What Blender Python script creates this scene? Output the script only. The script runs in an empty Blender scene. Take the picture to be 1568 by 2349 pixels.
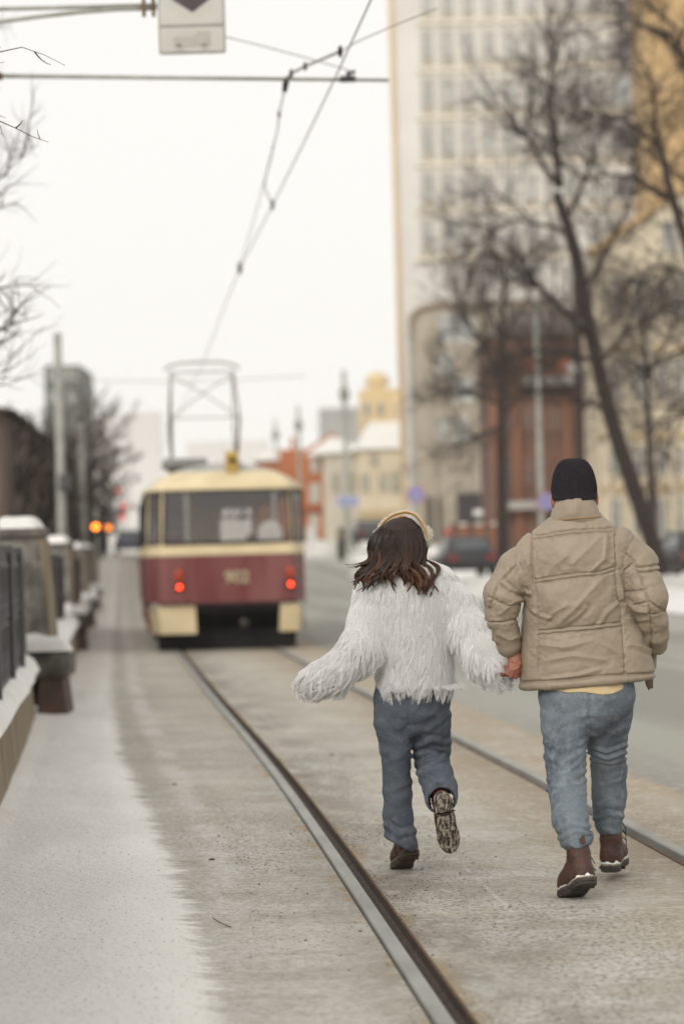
import bpy, math, random
import numpy as np
from math import sin, cos, pi, radians, sqrt, atan2, exp
from mathutils import Vector, Matrix

S = bpy.context.scene
COL = S.collection
random.seed(7)
RNG = np.random.default_rng(7)

# ------------------------------------------------------------------ camera, sky, sun, exposure
F, CH = 5553.0, 1.38                       # focal length in pixels of a 1568 px wide view, eye height
PITCH, ROLL = radians(1.047), radians(-1.5)
cam = bpy.data.cameras.new('camera')
cam.sensor_fit = 'VERTICAL'; cam.sensor_height = 36.0
cam.lens = F / 2349.0 * 36.0
cam.clip_start = 0.1; cam.clip_end = 6000
cam.dof.use_dof = True; cam.dof.focus_distance = 9.95; cam.dof.aperture_fstop = 1.85
camo = bpy.data.objects.new('camera', cam); COL.objects.link(camo)
RM = Matrix.Rotation(pi/2 + PITCH, 3, 'X') @ Matrix.Rotation(ROLL, 3, 'Z')
camo.matrix_world = Matrix.Translation((0, 0, CH)) @ RM.to_4x4()
S.camera = camo
RN = np.array(RM)

world = bpy.data.worlds.new('World'); S.world = world; world.use_nodes = True
wn, wl = world.node_tree.nodes, world.node_tree.links
wn.clear()
sky = wn.new('ShaderNodeTexSky'); sky.sky_type = 'NISHITA'; sky.sun_disc = False
sky.sun_elevation = radians(28); sky.sun_rotation = radians(200); sky.dust_density = 4; sky.air_density = 1
hsv = wn.new('ShaderNodeHueSaturation'); hsv.inputs['Saturation'].default_value = 0.06
mx = wn.new('ShaderNodeMix'); mx.data_type = 'RGBA'; mx.inputs[0].default_value = 0.86
mx.inputs[7].default_value = (9.0, 8.84, 8.5, 1)            # the closed cloud cover
bg = wn.new('ShaderNodeBackground'); bg.inputs[1].default_value = 0.1
wo = wn.new('ShaderNodeOutputWorld')
wl.new(sky.outputs[0], hsv.inputs['Color']); wl.new(hsv.outputs[0], mx.inputs[6])
wl.new(mx.outputs[2], bg.inputs[0]); wl.new(bg.outputs[0], wo.inputs[0])

sun = bpy.data.lights.new('sun', 'SUN'); sun.energy = 1.5; sun.angle = radians(30); sun.color = (1, .96, .9)
suno = bpy.data.objects.new('sun', sun); COL.objects.link(suno)
suno.rotation_euler = (radians(62), 0, radians(-24))
S.view_settings.view_transform = 'Standard'; S.view_settings.look = 'None'
S.view_settings.exposure = 0.26; S.view_settings.gamma = 1.0
S.cycles.max_bounces = 18; S.cycles.diffuse_bounces = 16; S.cycles.volume_bounces = 1
S.cycles.transparent_max_bounces = 12

# ------------------------------------------------------------------ points from sight lines
def ray(px, py):
    return RN @ np.array([(px-784.0)/F, -(py-1174.5)/F, -1.0])
def D(px, py, Y):                            # the point at depth Y seen at px, py
    d = ray(px, py); t = Y/d[1]
    return np.array([d[0]*t, Y, CH + d[2]*t])
def H(px, py, z):                            # the point at height z seen at px, py
    d = ray(px, py); t = (z-CH)/d[2]
    return np.array([d[0]*t, d[1]*t, z])
def project(P):
    w = (np.asarray(P) - [0, 0, CH]) @ RN
    return 784 + F*w[..., 0]/-w[..., 2], 1174.5 - F*w[..., 1]/-w[..., 2]

# street frame: u = metres to the right of the left rail, Y = depth
SLOPE = .0903
def sL(Y):
    return np.interp(Y, [0, 7, 9, 12, 16.8, 21, 28, 36, 50, 80, 400], [.87, .90, .92, .937, .935, .88, .82, .78, .74, .70, .6])
_ys = np.linspace(-30, 900, 4000); _sm = np.convolve(np.pad(sL(_ys), 15, mode='edge'), np.ones(31)/31, 'valid')
def sLs(Y): return np.interp(Y, _ys, _sm)
def gz(Y):                                   # the street climbs a little beyond the tram, then levels off
    t = np.clip((np.asarray(Y, float)-50)/130.0, 0, 1)
    return 2.0*t*t*(3-2*t)
def street(u, Y, z=0.0):
    return np.array([u + float(sLs(Y)) - SLOPE*Y, Y, float(gz(Y)) + z])

# ------------------------------------------------------------------ objects
def wpos(o):
    p = np.zeros(3)
    while o is not None:
        p = p + np.array(o.location); o = o.parent
    return p
def tag(o, label=None, cat=None, group=None, kind=None):
    if label: o['label'] = label
    if cat: o['category'] = cat
    if group: o['group'] = group
    if kind: o['kind'] = kind
    return o
def thing(name, label, cat, loc=(0, 0, 0), group=None):
    o = bpy.data.objects.new(name, None); COL.objects.link(o)
    o.location = [float(c) for c in loc]; o.empty_display_size = .2
    return tag(o, label, cat, group)
def link_mesh(name, verts, faces, mats, parent=None, smooth=False, fm=None, local=False, uv=None, attr=None):
    me = bpy.data.meshes.new(name)
    V = np.asarray(verts, dtype=np.float32).reshape(-1, 3)
    if parent is not None and not local:
        V = V - wpos(parent).astype(np.float32)
    if isinstance(faces, np.ndarray):
        n, k = faces.shape
        me.vertices.add(len(V)); me.vertices.foreach_set('co', V.ravel())
        me.loops.add(n*k); me.loops.foreach_set('vertex_index', faces.astype(np.int32).ravel())
        me.polygons.add(n); me.polygons.foreach_set('loop_start', np.arange(0, n*k, k, dtype=np.int32))
        me.polygons.foreach_set('loop_total', np.full(n, k, dtype=np.int32))
    else:
        me.from_pydata([tuple(map(float, v)) for v in V], [], faces)
    if not isinstance(mats, (list, tuple)): mats = [mats]
    for m in mats: me.materials.append(m)
    if fm is not None: me.polygons.foreach_set('material_index', np.asarray(fm, dtype=np.int32))
    me.polygons.foreach_set('use_smooth', np.full(len(me.polygons), bool(smooth)))
    if uv is not None:
        l = me.uv_layers.new(name='UVMap'); vi = np.empty(len(me.loops), dtype=np.int32)
        me.loops.foreach_get('vertex_index', vi)
        l.data.foreach_set('uv', np.asarray(uv, dtype=np.float32)[vi].ravel())
    if attr is not None:
        a = me.attributes.new('t', 'FLOAT', 'POINT'); a.data.foreach_set('value', np.asarray(attr, dtype=np.float32))
    me.update(calc_edges=True); me.validate()
    o = bpy.data.objects.new(name, me); COL.objects.link(o)
    if parent is not None: o.parent = parent
    return o
def copy_tree(o, parent=None):
    c = o.copy(); COL.objects.link(c); c.parent = parent
    for ch in list(o.children): copy_tree(ch, c)
    return c

class MB:
    def __init__(s): s.v = []; s.f = []; s.m = []
    def add(s, vs, fs, m=0):
        b = len(s.v); s.v += [tuple(map(float, v)) for v in vs]
        s.f += [tuple(b+i for i in f) for f in fs]; s.m += [m]*len(fs); return s
    def box(s, lo, hi, m=0, rot=0.0, piv=None):
        x0, y0, z0 = lo; x1, y1, z1 = hi
        vs = [(x0,y0,z0),(x1,y0,z0),(x1,y1,z0),(x0,y1,z0),(x0,y0,z1),(x1,y0,z1),(x1,y1,z1),(x0,y1,z1)]
        if rot:
            px, py = piv if piv is not None else ((x0+x1)/2, (y0+y1)/2); c, q = cos(rot), sin(rot)
            vs = [(px+(x-px)*c-(y-py)*q, py+(x-px)*q+(y-py)*c, z) for x, y, z in vs]
        return s.add(vs, [(0,3,2,1),(4,5,6,7),(0,1,5,4),(1,2,6,5),(2,3,7,6),(3,0,4,7)], m)
    def hexa(s, bot, top, m=0):              # two quads, counter-clockwise from above
        return s.add(list(bot)+list(top), [(0,3,2,1),(4,5,6,7),(0,1,5,4),(1,2,6,5),(2,3,7,6),(3,0,4,7)], m)
    def tube(s, pts, r, n=8, m=0, cap=True):
        pts = [Vector(p) for p in pts]; k = len(pts)
        rs = [r]*k if not hasattr(r, '__len__') else list(r)
        vs = []; fs = []; ref = None
        for i, p in enumerate(pts):
            t = (pts[min(i+1, k-1)] - pts[max(i-1, 0)]).normalized()
            if ref is None: ref = Vector((0, 0, 1)) if abs(t.z) < .9 else Vector((1, 0, 0))
            a = t.cross(ref).normalized(); b = t.cross(a).normalized(); ref = -b if False else ref
            for j in range(n):
                w = 2*pi*j/n; vs.append(p + (a*cos(w) + b*sin(w))*rs[i])
        for i in range(k-1):
            for j in range(n):
                fs.append((i*n+j, (i+1)*n+j, (i+1)*n+(j+1) % n, i*n+(j+1) % n))
        if cap: fs.append(tuple(range(n))); fs.append(tuple(reversed(range((k-1)*n, k*n))))
        return s.add(vs, fs, m)
    def lathe(s, prof, c=(0, 0), n=24, m=0, sx=1, sy=1):
        vs = []; fs = []; k = len(prof)
        for r, z in prof:
            for j in range(n):
                w = 2*pi*j/n; vs.append((c[0]+r*sx*cos(w), c[1]+r*sy*sin(w), z))
        for i in range(k-1):
            for j in range(n): fs.append((i*n+j, i*n+(j+1) % n, (i+1)*n+(j+1) % n, (i+1)*n+j))
        fs.append(tuple(reversed(range(n)))); fs.append(tuple(range((k-1)*n, k*n)))
        return s.add(vs, fs, m)
    def prism(s, poly, a, b, m=0):           # polygon of 2 coords lifted with functions a, b -> 3-D
        k = len(poly); vs = [a(p) for p in poly] + [b(p) for p in poly]
        fs = [tuple(reversed(range(k))), tuple(range(k, 2*k))] + [(i, (i+1) % k, k+(i+1) % k, k+i) for i in range(k)]
        return s.add(vs, fs, m)
    def build(s, name, mats, parent=None, smooth=False, local=False):
        return link_mesh(name, s.v, s.f, mats, parent, smooth, s.m, local)
def bevel(o, w, seg=2):
    b = o.modifiers.new('bevel', 'BEVEL'); b.width = w; b.segments = seg; b.limit_method = 'ANGLE'
    for p in o.data.polygons: p.use_smooth = True
    return o

# ------------------------------------------------------------------ materials
MATS = {}
def M(name, c, c2=None, scale=6.0, rough=.75, bump=0.0, bscale=None, stretch=(1, 1, 1), metal=0.0, spec=.35, lo=.35, hi=.65, detail=6, sheen=0):
    if name in MATS: return MATS[name]
    m = bpy.data.materials.new(name); m.use_nodes = True; MATS[name] = m
    n, l = m.node_tree.nodes, m.node_tree.links
    b = n['Principled BSDF']
    b.inputs['Roughness'].default_value = rough; b.inputs['Metallic'].default_value = metal
    b.inputs['Specular IOR Level'].default_value = spec
    if sheen: b.inputs['Sheen Weight'].default_value = sheen
    if c2 is None: c2 = tuple(x*.82 for x in c)
    tc = n.new('ShaderNodeTexCoord'); mp = n.new('ShaderNodeMapping'); mp.inputs['Scale'].default_value = stretch
    nz = n.new('ShaderNodeTexNoise'); nz.inputs['Scale'].default_value = scale; nz.inputs['Detail'].default_value = detail
    rp = n.new('ShaderNodeValToRGB'); rp.color_ramp.elements[0].position = lo; rp.color_ramp.elements[1].position = hi
    rp.color_ramp.elements[0].color = (*c, 1); rp.color_ramp.elements[1].color = (*c2, 1)
    l.new(tc.outputs['Object'], mp.inputs[0]); l.new(mp.outputs[0], nz.inputs['Vector']); l.new(nz.outputs[0], rp.inputs[0])
    l.new(rp.outputs[0], b.inputs['Base Color'])
    if bump:
        n2 = n.new('ShaderNodeTexNoise'); n2.inputs['Scale'].default_value = bscale or scale*4; n2.inputs['Detail'].default_value = 4
        bp = n.new('ShaderNodeBump'); bp.inputs['Strength'].default_value = bump; bp.inputs['Distance'].default_value = .02
        l.new(mp.outputs[0], n2.inputs['Vector']); l.new(n2.outputs[0], bp.inputs['Height']); l.new(bp.outputs[0], b.inputs['Normal'])
    return m
def emit(name, c, e):
    m = bpy.data.materials.new(name); m.use_nodes = True
    b = m.node_tree.nodes['Principled BSDF']; b.inputs['Base Color'].default_value = (*c, 1)
    b.inputs['Emission Color'].default_value = (*c, 1); b.inputs['Emission Strength'].default_value = e
    return m
def glass_mat(name, c, alpha):
    m = bpy.data.materials.new(name); m.use_nodes = True; n, l = m.node_tree.nodes, m.node_tree.links
    b = n['Principled BSDF']; b.inputs['Base Color'].default_value = (*c, 1); b.inputs['Roughness'].default_value = .12
    t = n.new('ShaderNodeBsdfTransparent'); mixn = n.new('ShaderNodeMixShader'); mixn.inputs[0].default_value = alpha
    l.new(t.outputs[0], mixn.inputs[1]); l.new(b.outputs[0], mixn.inputs[2])
    l.new(mixn.outputs[0], n['Material Output'].inputs[0]); return m

SNOW = M('snow', (.80, .785, .75), (.70, .68, .64), 3, .8, .25, 14)
STONE = M('grey_granite', (.24, .225, .195), (.085, .075, .066), 5, .7, .3, 60)
DARKSTONE = M('dark_wet_stone', (.045, .04, .038), (.10, .09, .08), 7, .7, .3, 30)
TANSTONE = M('tan_stone', (.27, .21, .135), (.15, .115, .075), 5, .8, .3, 40, (1, 1, .3))
BROWNSTONE = M('brown_plinth', (.10, .062, .045), (.065, .043, .034), 6, .8, .3, 30)
IRON = M('black_iron', (.035, .032, .034), (.06, .055, .055), 10, .55, .1)
CONCRETE = M('mast_concrete', (.33, .32, .29), (.24, .235, .215), 3, .8, .1)
GALV = M('galvanised_steel', (.34, .34, .30), (.25, .25, .215), 8, .5, 0, metal=.3)
WIRE = M('copper_wire', (.24, .23, .20), (.17, .16, .14), 20, .5)
BLACK = M('black_rubber', (.008, .0065, .007), (.014, .012, .012), 10, .8)
BARK = M('bark', (.036, .024, .021), (.022, .015, .014), 9, .9, .4, 40, (1, 1, .25))
BARK2 = M('twig_bark', (.055, .036, .028), (.034, .023, .019), 5, .9)
GLASSD = M('dark_pane', (.14, .145, .145), (.26, .265, .26), .35, .15, spec=.5)
RUST = M('rust_edge', (.17, .10, .05), (.09, .055, .035), 14, .9, .3)

# ------------------------------------------------------------------ the street
def ramp(n, l, src, p0, p1, inv=False):
    r = n.new('ShaderNodeMapRange'); r.interpolation_type = 'SMOOTHSTEP'
    r.inputs[1].default_value = p0; r.inputs[2].default_value = p1
    r.inputs[3].default_value = 1.0 if inv else 0.0; r.inputs[4].default_value = 0.0 if inv else 1.0
    l.new(src, r.inputs[0]); return r.outputs[0]
def math(n, l, op, a, b=None, c=None):
    q = n.new('ShaderNodeMath'); q.operation = op
    for i, x in enumerate((a, b, c)):
        if x is None: continue
        if isinstance(x, (int, float)): q.inputs[i].default_value = x
        else: l.new(x, q.inputs[i])
    return q.outputs[0]
def mixc(n, l, fac, a, b):
    q = n.new('ShaderNodeMix'); q.data_type = 'RGBA'
    for i, x in ((0, fac), (6, a), (7, b)):
        if isinstance(x, tuple): q.inputs[i].default_value = (*x, 1)
        elif isinstance(x, (int, float)): q.inputs[i].default_value = x
        else: l.new(x, q.inputs[i])
    return q.outputs[2]
def street_material():
    m = bpy.data.materials.new('dirty_snowy_street'); m.use_nodes = True
    n, l = m.node_tree.nodes, m.node_tree.links; b = n['Principled BSDF']
    uv = n.new('ShaderNodeUVMap'); sp = n.new('ShaderNodeSeparateXYZ'); l.new(uv.outputs[0], sp.inputs[0])
    u, Y = sp.outputs[0], sp.outputs[1]
    def noise(sc, su=1, sy=1, det=6, off=0.0, rough=.55):
        mp = n.new('ShaderNodeMapping'); mp.inputs['Scale'].default_value = (su, sy, 1); mp.inputs['Location'].default_value = (off, off*.7, off)
        l.new(uv.outputs[0], mp.inputs[0]); q = n.new('ShaderNodeTexNoise'); q.inputs['Scale'].default_value = sc
        q.inputs['Detail'].default_value = det; q.inputs['Roughness'].default_value = rough
        l.new(mp.outputs[0], q.inputs['Vector']); return q.outputs[0]
    # worn concrete under thin dirty snow
    base = mixc(n, l, ramp(n, l, noise(1.3, 1, .8), .35, .65), (.405, .37, .305), (.505, .462, .385))
    bands = ramp(n, l, noise(2.2, 1, .05, 3, 3.1), .4, .66)
    base = mixc(n, l, math(n, l, 'MULTIPLY', bands, .5), base, (.54, .50, .43))
    # swept snow patches left of the left rail and right of its groove
    near = math(n, l, 'MULTIPLY', ramp(n, l, noise(1.7, .8, 1.2, 8, 7.7), .44, .62), ramp(n, l, Y, 30, 9))
    base = mixc(n, l, math(n, l, 'MULTIPLY', near, .75), base, (.60, .575, .53))
    # dark grit beside the groove
    grit = math(n, l, 'MULTIPLY', ramp(n, l, noise(52, 1, .7, 3, 2.0), .52, .60), ramp(n, l, noise(1.1, 1, .5, 4, 9.0), .38, .6))
    gw = math(n, l, 'MULTIPLY', ramp(n, l, u, .04, .10), ramp(n, l, u, .75, .12))
    base = mixc(n, l, math(n, l, 'MULTIPLY', ramp(n, l, noise(3, 1, .35, 6, 5), .36, .62), math(n, l, 'MULTIPLY', gw, .75)), base, (.19, .165, .135))
    base = mixc(n, l, math(n, l, 'MULTIPLY', grit, .75), base, (.12, .105, .09))
    gl = math(n, l, 'MULTIPLY', ramp(n, l, u, -.40, -.035), ramp(n, l, u, -.02, -.04))
    base = mixc(n, l, math(n, l, 'MULTIPLY', gl, .30), base, (.22, .195, .16))
    # rust-tinted ice at the rail edges
    e1 = math(n, l, 'MULTIPLY', ramp(n, l, math(n, l, 'ABSOLUTE', math(n, l, 'SUBTRACT', u, .03)), .15, .07), ramp(n, l, noise(5, 1, .4, 4, 4), .5, .6))
    base = mixc(n, l, math(n, l, 'MULTIPLY', e1, .7), base, (.34, .235, .11))
    # tan wash round the right rail
    tw = math(n, l, 'MULTIPLY', ramp(n, l, u, .75, 1.25), ramp(n, l, u, 2.45, 2.15))
    base = mixc(n, l, math(n, l, 'MULTIPLY', tw, math(n, l, 'MULTIPLY_ADD', ramp(n, l, noise(1.6, 1, .4, 5, 12), .35, .65), .45, .35)), base, (.36, .275, .175))
    gr = math(n, l, 'MULTIPLY', ramp(n, l, u, 1.12, 1.48), ramp(n, l, u, 1.56, 1.52))
    base = mixc(n, l, math(n, l, 'MULTIPLY', gr, .55), base, (.23, .18, .125))
    ed = math(n, l, 'MULTIPLY', ramp(n, l, u, 1.98, 2.12), ramp(n, l, u, 2.28, 2.14))
    base = mixc(n, l, math(n, l, 'MULTIPLY', ed, .6), base, (.40, .30, .18))
    # pale slab joints
    def line(v, at, w): return ramp(n, l, math(n, l, 'ABSOLUTE', math(n, l, 'SUBTRACT', v, at)), w, w*.3)
    jn = ramp(n, l, noise(6, 1, 1, 4, 6), .35, .55)
    wob = math(n, l, 'MULTIPLY_ADD', noise(3, 1, 1, 2, 8), .05, Y)
    for at in (9.32, 10.95):
        j = math(n, l, 'MULTIPLY', math(n, l, 'MULTIPLY', line(wob, at+.025, .022), ramp(n, l, u, .12, .5)), ramp(n, l, u, 1.35, 1.2))
        base = mixc(n, l, math(n, l, 'MULTIPLY', math(n, l, 'MULTIPLY', j, jn), .75), base, (.60, .57, .52))
    j = math(n, l, 'MULTIPLY', math(n, l, 'MULTIPLY', line(u, .535, .013), ramp(n, l, Y, 9.25, 9.35)), ramp(n, l, Y, 11.0, 10.9))
    base = mixc(n, l, math(n, l, 'MULTIPLY', math(n, l, 'MULTIPLY', j, jn), .85), base, (.62, .59, .54))
    # carriageway
    asp = mixc(n, l, ramp(n, l, noise(.9, 1, .06, 4, 21), .38, .62), (.335, .325, .285), (.255, .245, .215))
    asp = mixc(n, l, math(n, l, 'MULTIPLY', ramp(n, l, u, 8.0, 10.8), .7), asp, (.50, .48, .44))
    wn_ = math(n, l, 'MULTIPLY_ADD', noise(2.5, 1, 1, 5, 30), .3, u)
    base = mixc(n, l, ramp(n, l, wn_, 2.22, 2.36), base, asp)
    # trodden snow on the pavement, its edge raked by the broom
    edge = math(n, l, 'ADD', math(n, l, 'ADD', u, math(n, l, 'MULTIPLY', ramp(n, l, Y, 6.5, 19.5), .34)),
                math(n, l, 'ADD', math(n, l, 'MULTIPLY_ADD', noise(2.2, .5, 2.4, 6, 14, .65), .30, -.15), math(n, l, 'MULTIPLY_ADD', noise(9, .4, 3.0, 4, 17), .16, -.08)))
    dust = math(n, l, 'MULTIPLY', ramp(n, l, edge, -.30, -.66), ramp(n, l, noise(3.5, .6, 2.0, 7, 90, .65), .34, .6))
    base = mixc(n, l, math(n, l, 'MULTIPLY', dust, .6), base, (.62, .595, .55))
    rid = math(n, l, 'ADD', math(n, l, 'ADD', u, .50), math(n, l, 'MULTIPLY', ramp(n, l, Y, 8, 23), .24))
    rid = math(n, l, 'ADD', rid, math(n, l, 'MULTIPLY_ADD', noise(1.6, .4, 1.5, 5, 95), .24, -.12))
    rm = math(n, l, 'MULTIPLY', ramp(n, l, math(n, l, 'ABSOLUTE', rid), .11, .02), math(n, l, 'MULTIPLY', ramp(n, l, Y, 8.3, 10), ramp(n, l, noise(2.2, 1, .8, 5, 97), .36, .55)))
    dk = math(n, l, 'MULTIPLY', math(n, l, 'MULTIPLY', ramp(n, l, rid, -.04, -.14), ramp(n, l, Y, 11, 15)), ramp(n, l, noise(2.5, 1, .3, 5, 99), .3, .55))
    base = mixc(n, l, math(n, l, 'MULTIPLY', dk, .5), base, (.33, .30, .25))
    base = mixc(n, l, math(n, l, 'MULTIPLY', rm, .7), base, (.66, .635, .59))
    nb = math(n, l, 'MULTIPLY', math(n, l, 'MULTIPLY', ramp(n, l, Y, 11.5, 8), ramp(n, l, u, -.06, -.30)), ramp(n, l, noise(2.6, .7, 1.6, 7, 101, .62), .32, .58))
    base = mixc(n, l, math(n, l, 'MULTIPLY', nb, .7), base, (.62, .59, .54))
    sn = ramp(n, l, edge, -.60, -.70)
    snowc = mixc(n, l, ramp(n, l, noise(1.4, 1, .35, 6, 40), .35, .65), (.85, .825, .775), (.78, .75, .70))
    lane = math(n, l, 'MULTIPLY', ramp(n, l, Y, 14, 26), ramp(n, l, noise(2.2, 1, .04, 3, 44), .45, .6))
    snowc = mixc(n, l, math(n, l, 'MULTIPLY', lane, .55), snowc, (.48, .455, .41))
    far = ramp(n, l, Y, 14, 32)
    snowc = mixc(n, l, math(n, l, 'MULTIPLY', far, .7), snowc, (.52, .485, .43))
    base = mixc(n, l, sn, base, snowc)
    speck = math(n, l, 'MULTIPLY', ramp(n, l, noise(60, 1, .6, 2, 50), .62, .68), .65)
    base = mixc(n, l, speck, base, (.17, .15, .125))
    soil = math(n, l, 'MULTIPLY', math(n, l, 'SUBTRACT', 1.0, sn), ramp(n, l, u, 3.0, 2.0))
    fine = math(n, l, 'MULTIPLY', soil, ramp(n, l, noise(24, 1, .8, 8, 71, .72), .40, .62))
    base = mixc(n, l, math(n, l, 'MULTIPLY', fine, .42), base, (.225, .20, .165))
    pale = math(n, l, 'MULTIPLY', soil, ramp(n, l, noise(9, 1, .8, 8, 77, .7), .50, .68))
    base = mixc(n, l, math(n, l, 'MULTIPLY', pale, .45), base, (.62, .59, .54))
    l.new(base, b.inputs['Base Color'])
    b.inputs['Roughness'].default_value = .72; b.inputs['Specular IOR Level'].default_value = .3
    bp = n.new('ShaderNodeBump'); bp.inputs['Strength'].default_value = .8; bp.inputs['Distance'].default_value = .02
    hh = math(n, l, 'ADD', noise(30, 1, .8, 6, 60, .7), math(n, l, 'MULTIPLY', noise(5, 1, 1, 5, 63), 1.6))
    l.new(hh, bp.inputs['Height']); l.new(bp.outputs[0], b.inputs['Normal'])
    return m
STREET = street_material()
def yvals(a, b):
    out = [a]
    while out[-1] < b: out.append(out[-1] + max(.18, .03*abs(out[-1])))
    return np.array(out)
def strip(name, u0, u1, y0, y1, z, label, nu=2, zf=None, mat=STREET):
    us = np.linspace(u0, u1, nu); ys = yvals(y0, y1)
    U, Yv = np.meshgrid(us, ys, indexing='ij')
    X = U + sLs(Yv) - SLOPE*Yv; Z = gz(Yv) + z
    if zf is not None: Z = Z + zf(U, Yv)
    V = np.stack([X, Yv, Z], -1).reshape(-1, 3); k = len(ys)
    i, j = np.meshgrid(np.arange(nu-1), np.arange(k-1), indexing='ij'); a = (i*k+j).ravel()
    fc = np.stack([a, a+k, a+k+1, a+1], 1)
    o = link_mesh(name, V, fc, mat, None, True, uv=np.stack([U.ravel(), Yv.ravel()], 1))
    tag(o, label, kind='structure'); return o

# hashed value noise for modelling
def vn(P):
    P = np.asarray(P, float); I = np.floor(P).astype(np.int64); f = P - I; w = f*f*(3-2*f)
    def h(a, b, c):
        x = (a*374761393 + b*668265263 + c*2147483647 + 1013904223) & 0xffffffff
        x = ((x ^ (x >> 13))*1274126177) & 0xffffffff; x = x ^ (x >> 16)
        x = (x*2246822519) & 0xffffffff; x ^= x >> 15
        return x/4294967295.0*2-1
    r = 0
    for dx in (0, 1):
        for dy in (0, 1):
            for dz in (0, 1):
                ww = (w[..., 0] if dx else 1-w[..., 0])*(w[..., 1] if dy else 1-w[..., 1])*(w[..., 2] if dz else 1-w[..., 2])
                r = r + ww*h(I[..., 0]+dx, I[..., 1]+dy, I[..., 2]+dz)
    return r
def vn2(U, Yv, su, sy, off=0): return vn(np.stack([U*su+off, Yv*sy, np.full_like(U, off+.37)], -1))

def pave_z(U, Yv):                            # the snow lies a few centimetres thick and rough
    e = np.clip((-.62-.34*np.clip((Yv-7)/12, 0, 1)-U+.10*vn2(U*.3, Yv, 1, 1.6, 5))/.16, 0, 1)
    return e*(.024 + .018*vn2(U, Yv, 2.2, 1.2) + .012*vn2(U, Yv, 6, 4, 3)) + .05*np.clip((-1.55-U)/.3, 0, 1)
def bank_z(U, Yv):
    return np.clip((U-10.6)/.9, 0, 1)*(.30+.16*vn2(U, Yv, .9, .35)) * np.clip((U-10.4), 0, 1)

g = strip('ground', -250, 250, -15, 2560, -.075, 'snowy earth stretching out under the whole street', 14, None, SNOW)
strip('snow_pavement', -3.4, -.55, 2, 320, .002, 'white trodden snow on the pavement along the stone fence', 70, pave_z)
strip('track_shoulder', -.55, -.038, 2, 320, 0, 'dirty snow-dusted concrete left of the left rail', 3)
strip('track_bed', .098, 1.457, 2, 320, 0, 'grey frost-dusted concrete between the two rails', 4)
strip('track_edge', 1.590, 2.22, 2, 320, 0, 'tan stained concrete strip right of the right rail', 3)
strip('road', 2.22, 10.7, 2, 320, -.002, 'grey salted asphalt carriageway', 6)
strip('right_pavement', 10.5, 34, 2, 320, .03, 'snow-banked pavement on the far side of the road', 30, bank_z, SNOW)

RAILTOP = M('worn_rail_steel', (.33, .325, .30), (.25, .245, .225), 7, .6, .1, 60, (1, .3, 1), metal=0, spec=.35)
GROOVE = M('rusty_groove', (.040, .030, .026), (.075, .05, .038), 20, .8, .4, 60)
def rail(u0, sgn, label):
    root = thing('tram_rail', label, 'rail', street(u0, 12), 'rails of the tram track')
    ys = yvals(2, 160)
    def sweep(name, prof, m):
        V = []; k = len(prof)
        for y in ys:
            b = street(u0, y)
            for du, z in prof: V.append((b[0]+sgn*du, b[1], b[2]+z))
        a = np.arange(len(ys)-1)[:, None]*k; j = np.arange(k-1)[None, :]
        f = np.stack([a+j, a+j+1, a+k+j+1, a+k+j], -1).reshape(-1, 4)
        if sgn < 0: f = f[:, ::-1]
        link_mesh(name, V, f, m, root, False)
    sweep('rail_head', [(-.029, -.05), (-.028, .005), (-.024, .010), (.025, .010), (.030, .004), (.031, -.03)], RAILTOP)
    sweep('groove', [(.031, -.028), (.045, -.034), (.072, -.034), (.082, -.028), (.086, .002)], GROOVE)
    sweep('guard_lip', [(.086, .002), (.088, .006), (.096, .006), (.100, -.02)], RUST)
    sweep('rail_base', [(-.10, -.052), (.13, -.052)], GROOVE)
rail(0.0, 1, 'left rail with a dark rusty groove, running from the bottom edge to the tram')
rail(1.555, -1, 'right rail of the track, passing behind the man and the woman')

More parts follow.
